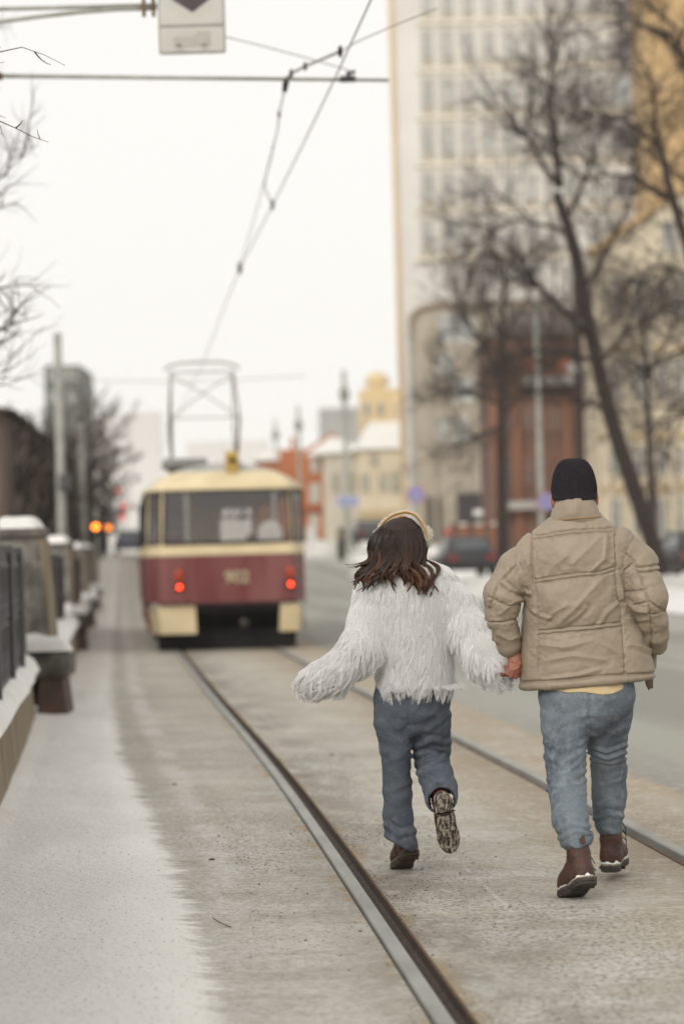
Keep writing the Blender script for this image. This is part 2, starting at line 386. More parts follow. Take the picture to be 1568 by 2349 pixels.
# ------------------------------------------------------------------ haze is added at the very end
# ------------------------------------------------------------------ stone fence on the left
def pillar(loc, label, rough_top):
    root = thing('fence_pillar', label, 'pillar', loc, 'stone pillars of the fence')
    L = lambda mb, name, m, par=root, sm=False: mb.build(name, m, par, sm, local=True)
    b = MB(); b.hexa([(-.62,0,.62),(-.14,0,.62),(-.14,.55,.62),(-.62,.55,.62)], [(-.61,.0,1.62),(-.22,.0,1.62),(-.22,.55,1.62),(-.61,.55,1.62)])
    bevel(L(b, 'shaft', STONE), .012)
    b = MB(); b.hexa([(-.47,-.015,.62),(-.19,-.015,.62),(-.19,-.002,.62),(-.47,-.002,.62)], [(-.47,-.015,1.48),(-.255,-.015,1.48),(-.255,-.002,1.48),(-.47,-.002,1.48)])
    L(b, 'face_panel', M('panel_granite', (.30,.285,.245), (.12,.11,.095), 5, .7, .25, 50))
    b = MB(); b.hexa([(-.185,.001,.62),(-.135,.001,.62),(-.135,.555,.62),(-.185,.555,.62)], [(-.245,.001,1.61),(-.205,.001,1.61),(-.205,.555,1.61),(-.245,.555,1.61)])
    L(b, 'edge_strip', TANSTONE)
    b = MB(); b.box((-.66,-.045,1.62),(-.20,.59,1.71)); bevel(L(b, 'capstone', M('cap_stone', (.15,.135,.115), (.07,.06,.052), 6, .7, .35, 40)), .02)
    # plinth: a dark ledge on a tapered brown foot
    b = MB(); b.hexa([(-.28,-.06,.0),(.0,-.06,.0),(.0,.5,.0),(-.28,.5,.0)], [(-.25,-.02,.36),(-.045,-.02,.36),(-.045,.5,.36),(-.25,.5,.36)])
    L(b, 'foot', BROWNSTONE)
    b = MB(); b.box((-.47,-.10,.36),(.02,.56,.60)); bevel(L(b, 'ledge', M('ledge_stone', (.14,.13,.11), (.04,.035,.03), 5, .75, .4, 26)), .05, 3)
    def snowcap(name, x0, x1, y0, y1, z, h):
        nx, ny = 14, 14; V = []
        for i in range(nx):
            for j in range(ny):
                a, c = i/(nx-1)*2-1, j/(ny-1)*2-1
                q = max(0, (1-abs(a)**3.0)*(1-abs(c)**3.0))
                V.append(((x0+x1)/2+a*(x1-x0)/2, (y0+y1)/2+c*(y1-y0)/2, z-.004 + h*q**.55*(1+.25*float(vn(np.array([x0*3+a*1.7, c*1.7, z*5]))))))
        f = [(i*ny+j, (i+1)*ny+j, (i+1)*ny+j+1, i*ny+j+1) for i in range(nx-1) for j in range(ny-1)]
        link_mesh(name, V, f, SNOW, root, True, local=True)
    snowcap('snow_cap', -.67, -.235, -.05, .60, 1.71, .115)
    snowcap('ledge_snow', -.46, .05, -.11, .10, .60, .15)
    return root
pl = ['nearest stone fence pillar, thick snow on its cap and ledge', 'second stone pillar of the fence, a little snow cap on top, left of the road signal',
      'third stone fence pillar, half hidden behind the second', 'farthest stone pillar of the fence, blurred beside the pavement']
PY = [21.8, 37.6, 51.5, 66.0]
PU = [-1.41, -1.41, -1.40, -1.40]
for i, (Y, u) in enumerate(zip(PY, PU)): pillar(street(u, Y), pl[i], i)
# low walls with snow between the pillars and the iron fence on them
def low_wall(y0, y1, label, ua, ub):
    root = thing('low_wall', label, 'wall', street(ua, (y0+y1)/2), 'low walls under the iron fence')
    us = lambda y: ua + (ub-ua)*(y-y0)/(y1-y0)
    n = max(14, int((y1-y0)/.9)); b = MB(); s = MB()
    ysl = np.linspace(y0, y1, n)
    for a, c in zip(ysl[:-1], ysl[1:]):
        P = lambda u, y, z: street(u, y, z)
        ua_, uc_ = us(a), us(c); gap = .02
        b.hexa([P(ua_-.40,a,0),P(ua_,a,0),P(uc_,c-gap,0),P(uc_-.40,c-gap,0)], [P(ua_-.40,a,.36),P(ua_-.03,a,.36),P(uc_-.03,c-gap,.36),P(uc_-.40,c-gap,.36)])
    b.build('panel', TANSTONE, root)
    k = MB()
    k.hexa([street(us(y0)-.38,y0,0),street(us(y0)-.035,y0,0),street(us(y1)-.035,y1,0),street(us(y1)-.38,y1,0)],
           [street(us(y0)-.38,y0,.37),street(us(y0)-.045,y0,.37),street(us(y1)-.045,y1,.37),street(us(y1)-.38,y1,.37)])
    k.build('core', DARKSTONE, root)
    c = MB(); c.hexa([street(us(y0)-.43,y0,.37),street(us(y0)+.015,y0,.37),street(us(y1)+.015,y1,.37),street(us(y1)-.43,y1,.37)],
           [street(us(y0)-.43,y0,.45),street(us(y0)+.015,y0,.45),street(us(y1)+.015,y1,.45),street(us(y1)-.43,y1,.45)])
    c.build('coping', STONE, root)
    V = []; nn, mm = 60, 12; ysl = np.linspace(y0, y1, nn)
    for y in ysl:
        for j in range(mm):
            q = j/(mm-1)*2-1
            w = .24 + .015*float(vn(np.array([y*1.3, q, 3.3])))
            V.append(street(us(y)-.205+q*w, y, .448+.15*max(0, 1-abs(q)**2.6)**.6*(1+.3*float(vn(np.array([y*1.1, q*.8, 9.1]))))))
    f = [(i*mm+j, i*mm+j+1, (i+1)*mm+j+1, (i+1)*mm+j) for i in range(nn-1) for j in range(mm-1)]
    link_mesh('snow_layer', V, f, SNOW, root, True)
low_wall(4.6, 21.4, 'low wall of tan panels nearest the camera, a thick roll of snow along its top', -1.62, -1.69)
low_wall(22.5, 37.3, 'low snow-topped wall between the nearest and the second stone pillar', -1.55, -1.52)
low_wall(38.3, 51.2, 'low wall between the second and the third stone pillar', -1.50, -1.50)
low_wall(52.2, 65.6, 'low wall between the third and the farthest stone pillar', -1.50, -1.50)
def iron_fence(y0, y1, label, ua, ub):
    root = thing('iron_fence', label, 'fence', street(ua, (y0+y1)/2), 'iron fence panels between the pillars')
    us = lambda y: ua + (ub-ua)*(y-y0)/(y1-y0)
    b = MB(); y = y0
    while y < y1:
        p = street(us(y), y, .46); q = street(us(y), y, 1.48)
        b.box((p[0]-.014, y-.014, p[2]), (p[0]+.014, y+.014, q[2])); y += .075
    b.build('bars', IRON, root)
    for z in (.58, 1.02, 1.38):
        r = MB(); r.tube([street(us(t), t, z) for t in np.linspace(y0, y1, 6)], .03, 6); r.build('rail', IRON, root)
    d = MB(); y = y0+.3
    while y < y1-.3:
        for z in (.80, 1.20):
            ring = [street(us(y), y+0+.16*cos(a), z+.17*sin(a)) for a in np.linspace(0, 2*pi, 13)]
            d.tube(ring, .03, 5, 0, False)
        y += .36
    d.build('ornament', IRON, root)
    for i, yy in enumerate(np.arange(y0+.6, y1, 2.4)):
        m = MB(); p = street(us(yy), yy, 0)
        m.box((p[0]-.05, yy-.05, p[2]+.44), (p[0]+.05, yy+.05, p[2]+1.52)); m.build('post', IRON, root)
iron_fence(4.8, 21.7, 'black iron fence at the left edge, in front of the nearest stone pillar', -1.72, -1.79)
iron_fence(22.5, 37.4, 'black iron fence between the nearest and the second stone pillar', -1.76, -1.72)
iron_fence(38.4, 51.2, 'black iron fence between the second and the third stone pillar', -1.70, -1.70)
iron_fence(52.2, 65.7, 'black iron fence between the third and the farthest pillar', -1.70, -1.70)

# ------------------------------------------------------------------ masts, overhead line, hanging sign
def mast(px, pyb, Y, ztop, r, label, box=None):
    p = D(px, pyb, Y); root = thing('tram_mast', label, 'mast', (p[0], Y, float(gz(Y))), 'concrete masts behind the fence')
    b = MB(); z0 = float(gz(Y)); b.tube([(p[0], Y, z0-.1), (p[0], Y, (z0+ztop)/2), (p[0], Y, ztop)], [r*1.15, r, r*.85], 14); b.build('pole', CONCRETE, root, True)
    c = MB(); c.tube([(p[0], Y, z0-.05), (p[0], Y, z0+.5)], r*1.35, 14); c.build('base_collar', CONCRETE, root, True)
    if box:
        q = MB(); q.box((p[0]-.02, Y-r-.16, box-.16), (p[0]+.22, Y-r, box+.16)); bevel(q.build('junction_box', IRON, root), .01)
    return root, p
mA, pA = mast(-40, 1100, 18.4, 6.9, .11, 'concrete mast at the left edge of the picture, carrying the long horizontal arm')
mast(140, 1100, 50, 6.15, .095, 'tall concrete mast with a small dark box on it, above the second pillar', 3.05)
mast(188, 1100, 76, 5.75, .115, 'shorter concrete mast right of the one with the dark box')

ARM_Y = 18.4
def bracket_arm():
    a = D(-30, 174, ARM_Y); c = D(891, 184, ARM_Y)
    root = thing('bracket_arm', 'long straight steel arm reaching across the sky from the mast at left', 'bracket arm', a)
    b = MB(); b.tube([a, c], [.017, .013], 10); b.build('tube', GALV, root, True)
    q = D(0, 175, ARM_Y); w = MB(); w.tube([q - [.05, 0, 0], q + [.02, 0, 0]], .03, 10); w.build('clamp', RUST, root)
    q = D(797, 181, ARM_Y); w = MB(); w.tube([q-[.06,0,0], q+[.06,0,0]], .026, 8); w.tube([q, q+[0.01,0,.06]], [.02,.016], 8); w.tube([q+[0,0,.045], q+[.06,0,.055]], .014, 8)
    w.build('insulator_clamp', IRON, root)
    q = D(655, 185, ARM_Y); w = MB(); w.tube([q+[0.02,0,.03], q+[0,0,-.02], q+[-.012,0,-.085]], [.016,.024,.018], 8)
    w.build('hanger', BLACK, root)
bracket_arm()
def sign_arm():
    YS = 17.5
    a, c = D(-60, 22, YS), D(360, 12, YS)
    root = thing('sign_arm', 'double steel arm at the top left holding the arrow sign', 'bracket arm', a)
    b = MB(); b.tube([a, c], .016, 10); b.build('upper_tube', GALV, root, True)
    b = MB(); b.tube([D(-60, 58, YS), D(0, 50, YS), D(90, 38, YS), D(180, 28, YS), D(270, 21, YS), D(360, 19, YS)], .016, 10); b.build('lower_tube', GALV, root, True)
    for px in (330, 352):
        w = MB(); q = D(px, 15, YS); w.box(q-[.012, .03, .07], q+[.012, .03, .06]); w.build('clamp', RUST, root)
    # the sign itself
    SY = 17.44; k = SY/F
    o = D(440, 66, SY); cx, cz = o[0], o[2]
    lean = .018
    P = lambda p: (cx+(p[0]-lean*p[1]*0)*k, SY, cz-p[1]*k)
    sroot = thing('arrow_sign', 'pale square sign with a dark downward arrow over a faded truck plate', 'road sign', (cx, SY, cz))
    def rr(x0, y0, x1, y1, r):
        pts = []
        for (ax, ay, s) in ((x1-r, y0+r, -90), (x1-r, y1-r, 0), (x0+r, y1-r, 90), (x0+r, y0+r, 180)):
            for t in range(0, 91, 15): pts.append((ax+r*cos(radians(s+t)), ay+r*sin(radians(s+t))))
        return pts
    rot = lambda p: (p[0]*cos(-.026)-p[1]*sin(-.026)*1, p[0]*sin(-.026)+p[1]*cos(-.026))
    def plate(name, poly, y, th, m, par):
        b = MB(); b.prism([(p[0], p[1]) for p in poly], lambda p: (cx+p[0]*k, y+th, cz-p[1]*k), lambda p: (cx+p[0]*k, y, cz-p[1]*k)); return b.build(name, m, par)
    WH = M('faded_sign_white', (.46, .445, .40), (.40, .385, .345), 4, .6)
    GR = M('sign_frame_grey', (.30, .29, .255), (.24, .23, .20), 6, .6)
    plate('back', rr(-77, -110, 77, 57, 6), SY+.003, .02, GR, sroot)
    fa = plate('arrow_face', rr(-73, -106, 73, -10, 4), SY-.004, .006, WH, sroot)
    fb = plate('lower_face', rr(-73, -3, 73, 53, 4), SY-.004, .006, WH, sroot)
    plate('arrow', [(-46, -70), (46, -70), (2, -38)], SY-.009, .004, M('sign_dark', (.035, .026, .03), (.05, .036, .04), 5, .5), fa)
    plate('arrow_shaft', [(-20, -104), (20, -104), (20, -70.5), (-20, -70.5)], SY-.009, .004, M('sign_dark', (.035, .026, .03)), fa)
    fade = M('faded_pictogram', (.33, .315, .275), (.37, .35, .31), 12, .6)
    t = MB()
    def tp(poly): t.prism(poly, lambda p: (cx+p[0]*k, SY-.005, cz-p[1]*k), lambda p: (cx+p[0]*k, SY-.008, cz-p[1]*k))
    tp([(-42, 18), (-4, 18), (-4, 40), (-42, 40)]); tp([(-1, 24), (14, 6), (42, 6), (42, 40), (-1, 40)])
    for wx in (-30, 28): tp([(wx+8*cos(a), 43+7*sin(a)) for a in np.linspace(0, 2*pi, 13)[:-1]])
    t.build('truck_pictogram', fade, fb)
sign_arm()

WZ = 4.86
def wire(name, label, pts, r, cat='wire', knots=(), grp='overhead tram wires'):
    root = thing(name, label, cat, pts[0], grp)
    b = MB(); b.tube(pts, r, 6); b.build('strand', WIRE, root, True)
    for (q, rr_, ln) in knots:
        w = MB(); q = np.array(q); w.tube([q+[0,0,ln], q, q-[0,0,ln]], [rr_*.5, rr_, rr_*.5], 8); w.build('clip', BLACK, root, True)
cw = [H(880, -60, WZ), H(850, 0, WZ), H(770, 175, WZ), H(697, 326, WZ), H(625, 470, WZ), H(550, 615, WZ), H(505, 728, WZ), H(466, 833, WZ-.03)]
far_ = street(.72, 95, 4.95)
wire('contact_wire', 'long slanting contact wire running down to the tram pantograph', cw + [far_], .0065, knots=((cw[5], .03, .07), (cw[4], .02, .05)))
def lerp(a, b, t): return np.array(a)*(1-t)+np.array(b)*t
y0_, y1_ = ARM_Y, cw[4][1]
hang = [(655, 195), (648, 225), (640, 262), (636, 300), (626, 338), (621, 365), (612, 396), (606, 425), (614, 448), (625, 470)]
hp = [D(px, py, y0_+(y1_-y0_)*i/(len(hang)-1)) for i, (px, py) in enumerate(hang)]
wire('hanger_cable', 'kinked hanger cable dropping from the steel arm to the contact wire', hp, .006, knots=((hp[0], .02, .05), (hp[2], .014, .03), (hp[4], .009, .02)))
hp2 = [D(px, py, y0_ + (cw[5][1]-y0_)*t) for px, py, t in ((626, 338, .4), (600, 440, .65), (575, 530, .85), (550, 612, 1))]
wire('droop_wire', 'thin wire sagging from the kinked cable to the lower clip on the contact wire', hp2, .005)
ins = [D(655, 188, ARM_Y), D(668, 168, ARM_Y-.3), D(700, 152, ARM_Y-.7), D(740, 135, ARM_Y-1.2), D(780, 118, ARM_Y-1.6)]
wire('insulator_rod', 'dark strain insulator rod rising right from the arm', ins, .010, 'insulator', ((ins[1], .018, .03), (ins[2], .018, .03), (ins[4], .02, .04)))
wire('stay_wire', 'faint stay wire from the insulator rod up towards the tall building', [ins[4], D(820, 95, ARM_Y-2), D(895, 62, ARM_Y-2.5), D(1000, 20, ARM_Y-3)], .004)
wire('span_wire', 'faint wire from the arrow sign down to the end clamp of the arm', [D(515, 84, 17.5), D(600, 105, 17.8), D(700, 132, 18.1), D(797, 160, ARM_Y)], .004)
wire('far_span_wire', 'faint horizontal wire behind the pantograph, from the concrete mast rightwards', [D(145, 868, 50), D(250, 874, 50), D(390, 876, 50.5), D(540, 872, 51), D(700, 862, 51)], .009)

# ------------------------------------------------------------------ tram
CREAM = M('cream_paint', (.66, .545, .345), (.55, .445, .265), 2.2, .45, .05, spec=.4)
RED = M('dull_red_paint', (.115, .0165, .0185), (.19, .068, .063), 2.6, .5, .05, None, (1, 1, .16), spec=.35)
ROOFG = M('sooty_snowy_roof', (.50, .49, .46), (.30, .29, .27), 3, .8)
TGLASS = glass_mat('tram_glass', (.20, .19, .195), .32)
INTER = M('tram_interior', (.30, .28, .26), (.22, .20, .19), 3, .7)
def tram():
    YR = 36.4; o = street(.775, YR); head = math_atan = atan2(SLOPE, 1.0)
    c, q = cos(head), sin(head)
    def W(p): x, y, z = p; x = x-(.15 if tb_shift[0] else 0); return (o[0]+x*c-y*q, o[1]+x*q+y*c, z+float(gz(o[1]+y))*.9)
    tb_shift = [0]
    root = thing('tram', 'red and cream tram seen from behind on the tracks, tail lights lit', 'tram', o)
    class TB(MB):
        def add(s, vs, fs, m=0): return MB.add(s, [W(v) for v in vs], fs, m)
    half = [(0, 0.0), (.5, .01), (.95, .06), (1.01, .10), (1.17, .52), (1.205, .72), (1.235, 1.5), (1.25, 1.7), (1.25, 2.7), (1.25, 2.85), (1.25, 4.2), (1.25, 4.35), (1.25, 5.7), (1.25, 5.85), (1.25, 7.2), (1.25, 7.35), (1.25, 8.7), (1.25, 8.85), (1.25, 10.2), (1.25, 10.4), (1.25, 12.2)]
    front = [(1.235, 12.5), (1.205, 13.3), (1.17, 13.5), (1.01, 13.92), (.95, 13.96), (.5, 14.0)]
    right = half + front
    out = right + [(0, 14.02)] + [(-x, y) for x, y in reversed(right[1:])]
    n = len(out)
    lev = [(.70, .04), (.74, .0), (1.45, 0), (1.63, 0), (2.43, .035), (2.52, .08), (2.62, .20), (2.72, .40), (2.80, .66), (2.86, 1.0), (2.885, 1.22)]
    def P(i, k):
        x, y = out[i % n]; z, ins_ = lev[k]; sy = min(max(y, 1.3), 12.7); f = 1-ins_/1.25
        return (x*f, sy+(y-sy)*f, z)
    win_r = {0, 1, 3, 7, 9, 11, 13, 15, 17, 19, 21, 23, 25, 26}
    winseg = set()
    for i in range(len(right)-1):
        a, b_ = right[i], right[i+1]; ln = sqrt((a[0]-b_[0])**2+(a[1]-b_[1])**2)
        if ln > .42: winseg.add(i)
    winseg |= {0, 1}
    winseg |= {n-1-i for i in list(winseg)}
    b = TB(); rb = TB()
    for k in range(len(lev)-1):
        for i in range(n):
            if lev[k][0] == 1.63 and i in winseg: continue
            f = [P(i, k), P(i+1, k), P(i+1, k+1), P(i, k+1)]
            z = lev[k][0]
            ymid = (P(i, k)[1]+P(i+1, k)[1])/2
            if z >= 2.72 or (z >= 2.52 and 1.0 < ymid < 13.0): rb.add(f, [(0, 1, 2, 3)], 0)
            else: b.add(f, [(0, 1, 2, 3)], 0 if z < 1.45 else 1)
    rb.add([P(i, len(lev)-1) for i in range(n)], [tuple(range(n))], 0)
    b.build('body', [RED, CREAM], root, True); rb.build('roof', ROOFG, root, True)
    m_ = TB()
    # waist rail and drip rail proud of the skin
    for (z0, z1, d) in ((1.45, 1.49, .02), (2.43, 2.46, .025), (.70, .73, .02)):
        for i in range(n):
            a, e = out[i], out[(i+1) % n]
            s = 1+d/1.25
            A = (a[0]*s, 7+(a[1]-7)*(1+d/7), z0); E = (e[0]*s, 7+(e[1]-7)*(1+d/7), z0)
            m_.add([A, E, (E[0], E[1], z1), (A[0], A[1], z1)], [(0, 1, 2, 3)], 0 if z0 > 1 else 1)
    m_.build('trim_rail', [CREAM, M('dark_trim', (.05, .025, .025))], root)
    # floor, partition and seats inside
    fl = TB(); fl.box((-1.15, .2, .66), (1.15, 13.8, .74)); fl.build('floor', INTER, root)
    ce = TB(); ce.box((-.9, .5, 2.44), (.9, 13.4, 2.46)); ce.build('ceiling', M('tram_ceiling', (.42, .40, .38)), root)
    for y in (1.5, 2.9, 4.3, 6.2, 7.8, 9.4):
        for x in (-.82, .72):
            s = TB(); s.box((x-.22, y, 1.05), (x+.22, y+.06, 1.78)); s.box((x-.22, y, 1.0), (x+.22, y+.42, 1.07)); bevel(s.build('seat', M('seat_red_brown', (.14, .06, .05)), root), .03)
    for x in (-.45, .45):
        for y in (1.2, 3.4, 6, 9):
            s = TB(); s.tube([(x, y, .74), (x, y, 2.44)], .022, 8); s.build('grab_pole', M('grab_yellow', (.38, .26, .09)), root)
    for x in (-.45, .45):
        s = TB(); s.tube([(x, 1.0, 2.05), (x, 12.5, 2.05)], .02, 8); s.build('grab_rail', M('grab_yellow', (.38, .26, .09)), root)
    s = TB(); s.tube([(-.2, .9, 2.03), (.85, .9, 2.03)], .02, 8); s.build('cross_rail', M('grab_yellow', (.38, .26, .09)), root)
    s = TB(); s.box((-1.1, 11.9, .74), (-.1, 11.95, 2.44)); s.build('cab_partition', INTER, root)
    # glazing
    def pane(i0, i1, name, nm=0):
        p = [P(i0, 3), P(i1, 3), P(i1, 4), P(i0, 4)]
        t = TB()
        mid = np.mean(np.array(p), 0); p2 = [np.array(v)+(mid-np.array(v))*.012 for v in p]
        if i1-i0 == 2: pm = [P(i0+1, 3), P(i0+1, 4)]; t.add([p2[0], pm[0], p2[1], p2[2], pm[1], p2[3]], [(0, 1, 4, 5), (1, 2, 3, 4)])
        else: t.add(p2, [(0, 1, 2, 3)])
        g_ = t.build(name, TGLASS, root)
        fr = TB(); loop = [np.array(v) for v in p] + [np.array(p[0])]
        fr.tube(loop, .020, 6, 0, False); fr.build('rubber_frame', BLACK, g_, True)
        return g_
    i = 0
    # rear pane spans the four segments around index 0
    t = TB(); a0, a1, a2 = P(n-2, 3), P(0, 3), P(2, 3); c0, c1, c2 = P(n-2, 4), P(0, 4), P(2, 4)
    t.add([a0, P(n-1, 3), a1, P(1, 3), a2, c2, P(1, 4), c1, P(n-1, 4), c0], [(0, 1, 8, 9), (1, 2, 7, 8), (2, 3, 6, 7), (3, 4, 5, 6)])
    rw = t.build('rear_window', TGLASS, root)
    fr = TB(); fr.tube([a0, P(n-1, 3), a1, P(1, 3), a2, c2, P(1, 4), c1, P(n-1, 4), c0, a0], .026, 6, 0, False); fr.build('rubber_frame', BLACK, rw, True)
    for x in (-.60, .72):
        s = TB(); s.box((x-.03, .10, 1.64), (x+.03, .13, 2.42)); s.build('window_bar', M('bar_grey', (.33, .32, .30)), rw)
    for i in sorted(winseg):
        if i in (0, 1, n-1, n-2): continue
        pane(i, i+1, 'corner_window' if abs(P(i, 3)[0]-P(i+1, 3)[0]) > .1 else 'side_window')
    PAPER = M('paper_sheet', (.62, .59, .53), (.55, .52, .47), 3, .8)
    s = TB(); s.box((-.10, .08, 1.66), (.30, .088, 1.96)); s.build('paper_notice', PAPER, rw)
    s = TB(); s.prism([(.47, 1.66), (.83, 1.66), (.83, 1.80), (.76, 1.93), (.65, 1.95), (.53, 1.91), (.47, 1.82)], lambda p: (p[0], .088, p[1]), lambda p: (p[0], .095, p[1])); s.build('white_bag', PAPER, rw)
    # tail lights
    TL = emit('tail_light_lit', (1.0, .045, .008), 6.0); OR = M('orange_lens', (.42, .05, .015), (.34, .04, .012), 5, .3)
    for x in (-.735, .935):
        s = TB(); s.tube([(x, .10, .98), (x, -.0, .98)], .068, 16); h_ = s.build('tail_light_housing', BLACK, root, True)
        s = TB(); s.tube([(x, .02, .98), (x, -.02, .98)], .033, 16); s.build('tail_light', TL, root, True)
        s = TB(); s.box((x-.055, -.01, 1.08), (x+.055, .08, 1.24)); bevel(s.build('turn_signal', OR, root), .015)
    # fleet number
    cu = bpy.data.curves.new('fleet_number', 'FONT'); cu.body = '902'; cu.size = .25; cu.align_x = 'CENTER'; cu.extrude = .004
    cu.offset = .006
    tmp = bpy.data.objects.new('tmp', cu); COL.objects.link(tmp)
    dg = bpy.context.evaluated_depsgraph_get(); me = bpy.data.meshes.new_from_object(tmp.evaluated_get(dg))
    vs = [W((v.co.x+.13, -.012-v.co.z, 1.03+v.co.y)) for v in me.vertices]; fs = [tuple(p.vertices) for p in me.polygons]
    bpy.data.objects.remove(tmp)
    link_mesh('fleet_number', vs, fs, M('number_cream', (.40, .33, .20)), root)
    # skirts, underside, coupler
    for sg in (-1, 1):
        s = TB()
        x1 = (.50 if sg < 0 else .78)
        poly = [(sg*x1, .06), (sg*1.06, .12), (sg*1.16, .55), (sg*1.2, 1.0), (sg*1.1, 1.0), (sg*1.0, .6), (sg*x1, .2)]
        if sg > 0: poly = poly[::-1]
        s.prism(poly, lambda p: (p[0]*.97, p[1]+.06, .27), lambda p: (p[0], p[1], .70)); s.build('corner_skirt', CREAM, root)
        for (ya, yb) in ((1.02, 3.2), (5.6, 8.4), (10.6, 13.0)):
            s = TB(); s.box((sg*1.18-.02, ya, .28), (sg*1.18+.02, yb, .72)); s.build('side_skirt', RED, root)
    s = TB(); s.box((-1.1, 1.3, .16), (1.1, 13.7, .66)); s.build('underframe', BLACK, root)  # kept black and low so the space under the tram stays dark
    s = TB(); s.box((-.80, .15, .60), (.80, .4, .70)); s.build('bumper_beam', BLACK, root)
    s = TB(); s.tube([(.22, .4, .42), (.22, .02, .42)], .05, 10); s.tube([(.22, .05, .42), (.22, -.04, .42)], .07, 12); s.build('coupler', M('coupler_grey', (.05, .042, .034)), root, True)
    for yb in (3.0, 10.0):
        s = TB(); s.box((-.95, yb-1.3, .18), (.95, yb+1.3, .5)); bg_ = s.build('bogie', BLACK, root)
        for yy in (yb-.95, yb+.95):
            for x in (-.715, .715):
                w = TB(); w.tube([(x-.06, yy, .33), (x+.06, yy, .33)], .33, 24); w.build('wheel', BLACK, bg_)
    s = TB(); s.box((-1.05, .75, .02), (1.05, 1.5, .30)); s.build('underside_shade_box', BLACK, root)  # black box added under the rear to keep the ground there dark
    # roof lamp and gear
    s = TB(); s.box((.02, .34, 2.70), (.22, .62, 3.02)); rl = bevel(s.build('roof_lamp', M('lamp_yellow', (.42, .28, .07)), root), .03)
    s = TB(); s.tube([(.12, .345, 2.88), (.12, .325, 2.88)], .05, 12); s.build('lens', BLACK, rl)
    s = TB(); s.box((-.9, 2.0, 2.86), (-.2, 3.4, 3.0)); bevel(s.build('roof_box', M('roof_box_grey', (.22, .22, .2)), root), .03)
    s = TB(); s.box((.1, 6.8, 2.86), (.9, 9.4, 3.02)); bevel(s.build('roof_box', M('roof_box_grey', (.22, .22, .2)), root), .03)
    # pantograph: a diamond of tubes
    tb_shift[0] = 1
    PM = M('pantograph_rust', (.13, .085, .065), (.085, .06, .05), 9, .6)
    s = TB(); s.box((-.60, 4.1, 2.88), (.60, 4.2, 2.97)); s.box((-.60, 6.1, 2.88), (.60, 6.2, 2.97)); s.box((-.6, 4.2, 2.89), (-.52, 6.1, 2.96)); s.box((.52, 4.2, 2.89), (.6, 6.1, 2.96)); s.build('pantograph_base', PM, root)
    s = TB()
    for sg in (-1, 1):
        s.tube([(sg*.55, 5.1, 2.93), (sg*.57, 4.0, 3.75)], .026, 8); s.tube([(sg*.55, 5.1, 2.93), (sg*.57, 6.2, 3.75)], .015, 8)
    s.tube([(-.57, 4.0, 3.75), (.57, 4.0, 3.75)], .008, 8); s.build('lower_frame', PM, root, True)
    s = TB()
    for sg in (-1, 1):
        s.tube([(sg*.57, 4.0, 3.75), (sg*.53, 5.05, 4.60)], .018, 8); s.tube([(sg*.57, 6.2, 3.75), (sg*.53, 5.15, 4.60)], .012, 8)
        s.tube([(sg*.57, 4.0, 3.75), (0, 4.6, 4.2)], .009, 8); s.tube([(sg*.53, 5.05, 4.55), (0, 4.6, 4.2)], .009, 8)
    s.tube([(-.53, 5.1, 4.60), (.53, 5.1, 4.60)], .012, 8); s.build('upper_frame', PM, root, True)
    s = TB(); pts = [(-.64, 5.1, 4.64), (-.56, 5.1, 4.71), (-.35, 5.1, 4.76), (0, 5.1, 4.77), (.35, 5.1, 4.76), (.56, 5.1, 4.71), (.64, 5.1, 4.64)]
    s.tube(pts, .020, 8); s.build('contact_bow', M('bow_grey', (.26, .25, .22)), root, True)
    tb_shift[0] = 0
    for x in (-.70, .40):
        s = TB(); s.tube([(x, 4.15, 2.80), (x, 4.15, 3.0)], [.07, .05], 10); s.build('base_insulator', BLACK, root, True)
tram()
# ------------------------------------------------------------------ buildings
def R2(px0, px1, pyt, pyb, Y):               # rectangle on the plane Y: x0, x1, z0, z1
    a, b = D(px0, (pyt+pyb)/2, Y), D(px1, (pyt+pyb)/2, Y); cx = (px0+px1)/2
    return a[0], b[0], D(cx, pyb, Y)[2], D(cx, pyt, Y)[2]
FRAMEC = M('window_frame_pale', (.52, .49, .43), (.45, .42, .37), 4)
def window(par, x0, x1, z0, z1, Y, pane=GLASSD, frame=None, bars=True, d=.07):
    b = MB(); t = min(.14, (x1-x0)*.16); frame = frame or FRAMEC
    b.box((x0-t, Y-d, z0-t), (x0, Y+.01, z1+t), 0); b.box((x1, Y-d, z0-t), (x1+t, Y+.01, z1+t), 0)
    b.box((x0, Y-d, z1), (x1, Y+.01, z1+t), 0); b.box((x0, Y-d*1.6, z0-t), (x1, Y+.01, z0), 0)
    b.box((x0, Y-.02, z0), (x1, Y+.01, z1), 1)
    if bars: b.box(((x0+x1)/2-.035, Y-.045, z0), ((x0+x1)/2+.035, Y-.02, z1), 0); b.box((x0, Y-.043, z0+(z1-z0)*.66), (x1, Y-.02, z0+(z1-z0)*.66+.06), 0)
    return b.build('window', [frame, pane], par)
GROUNDZ = lambda Y: float(gz(Y)) - .3

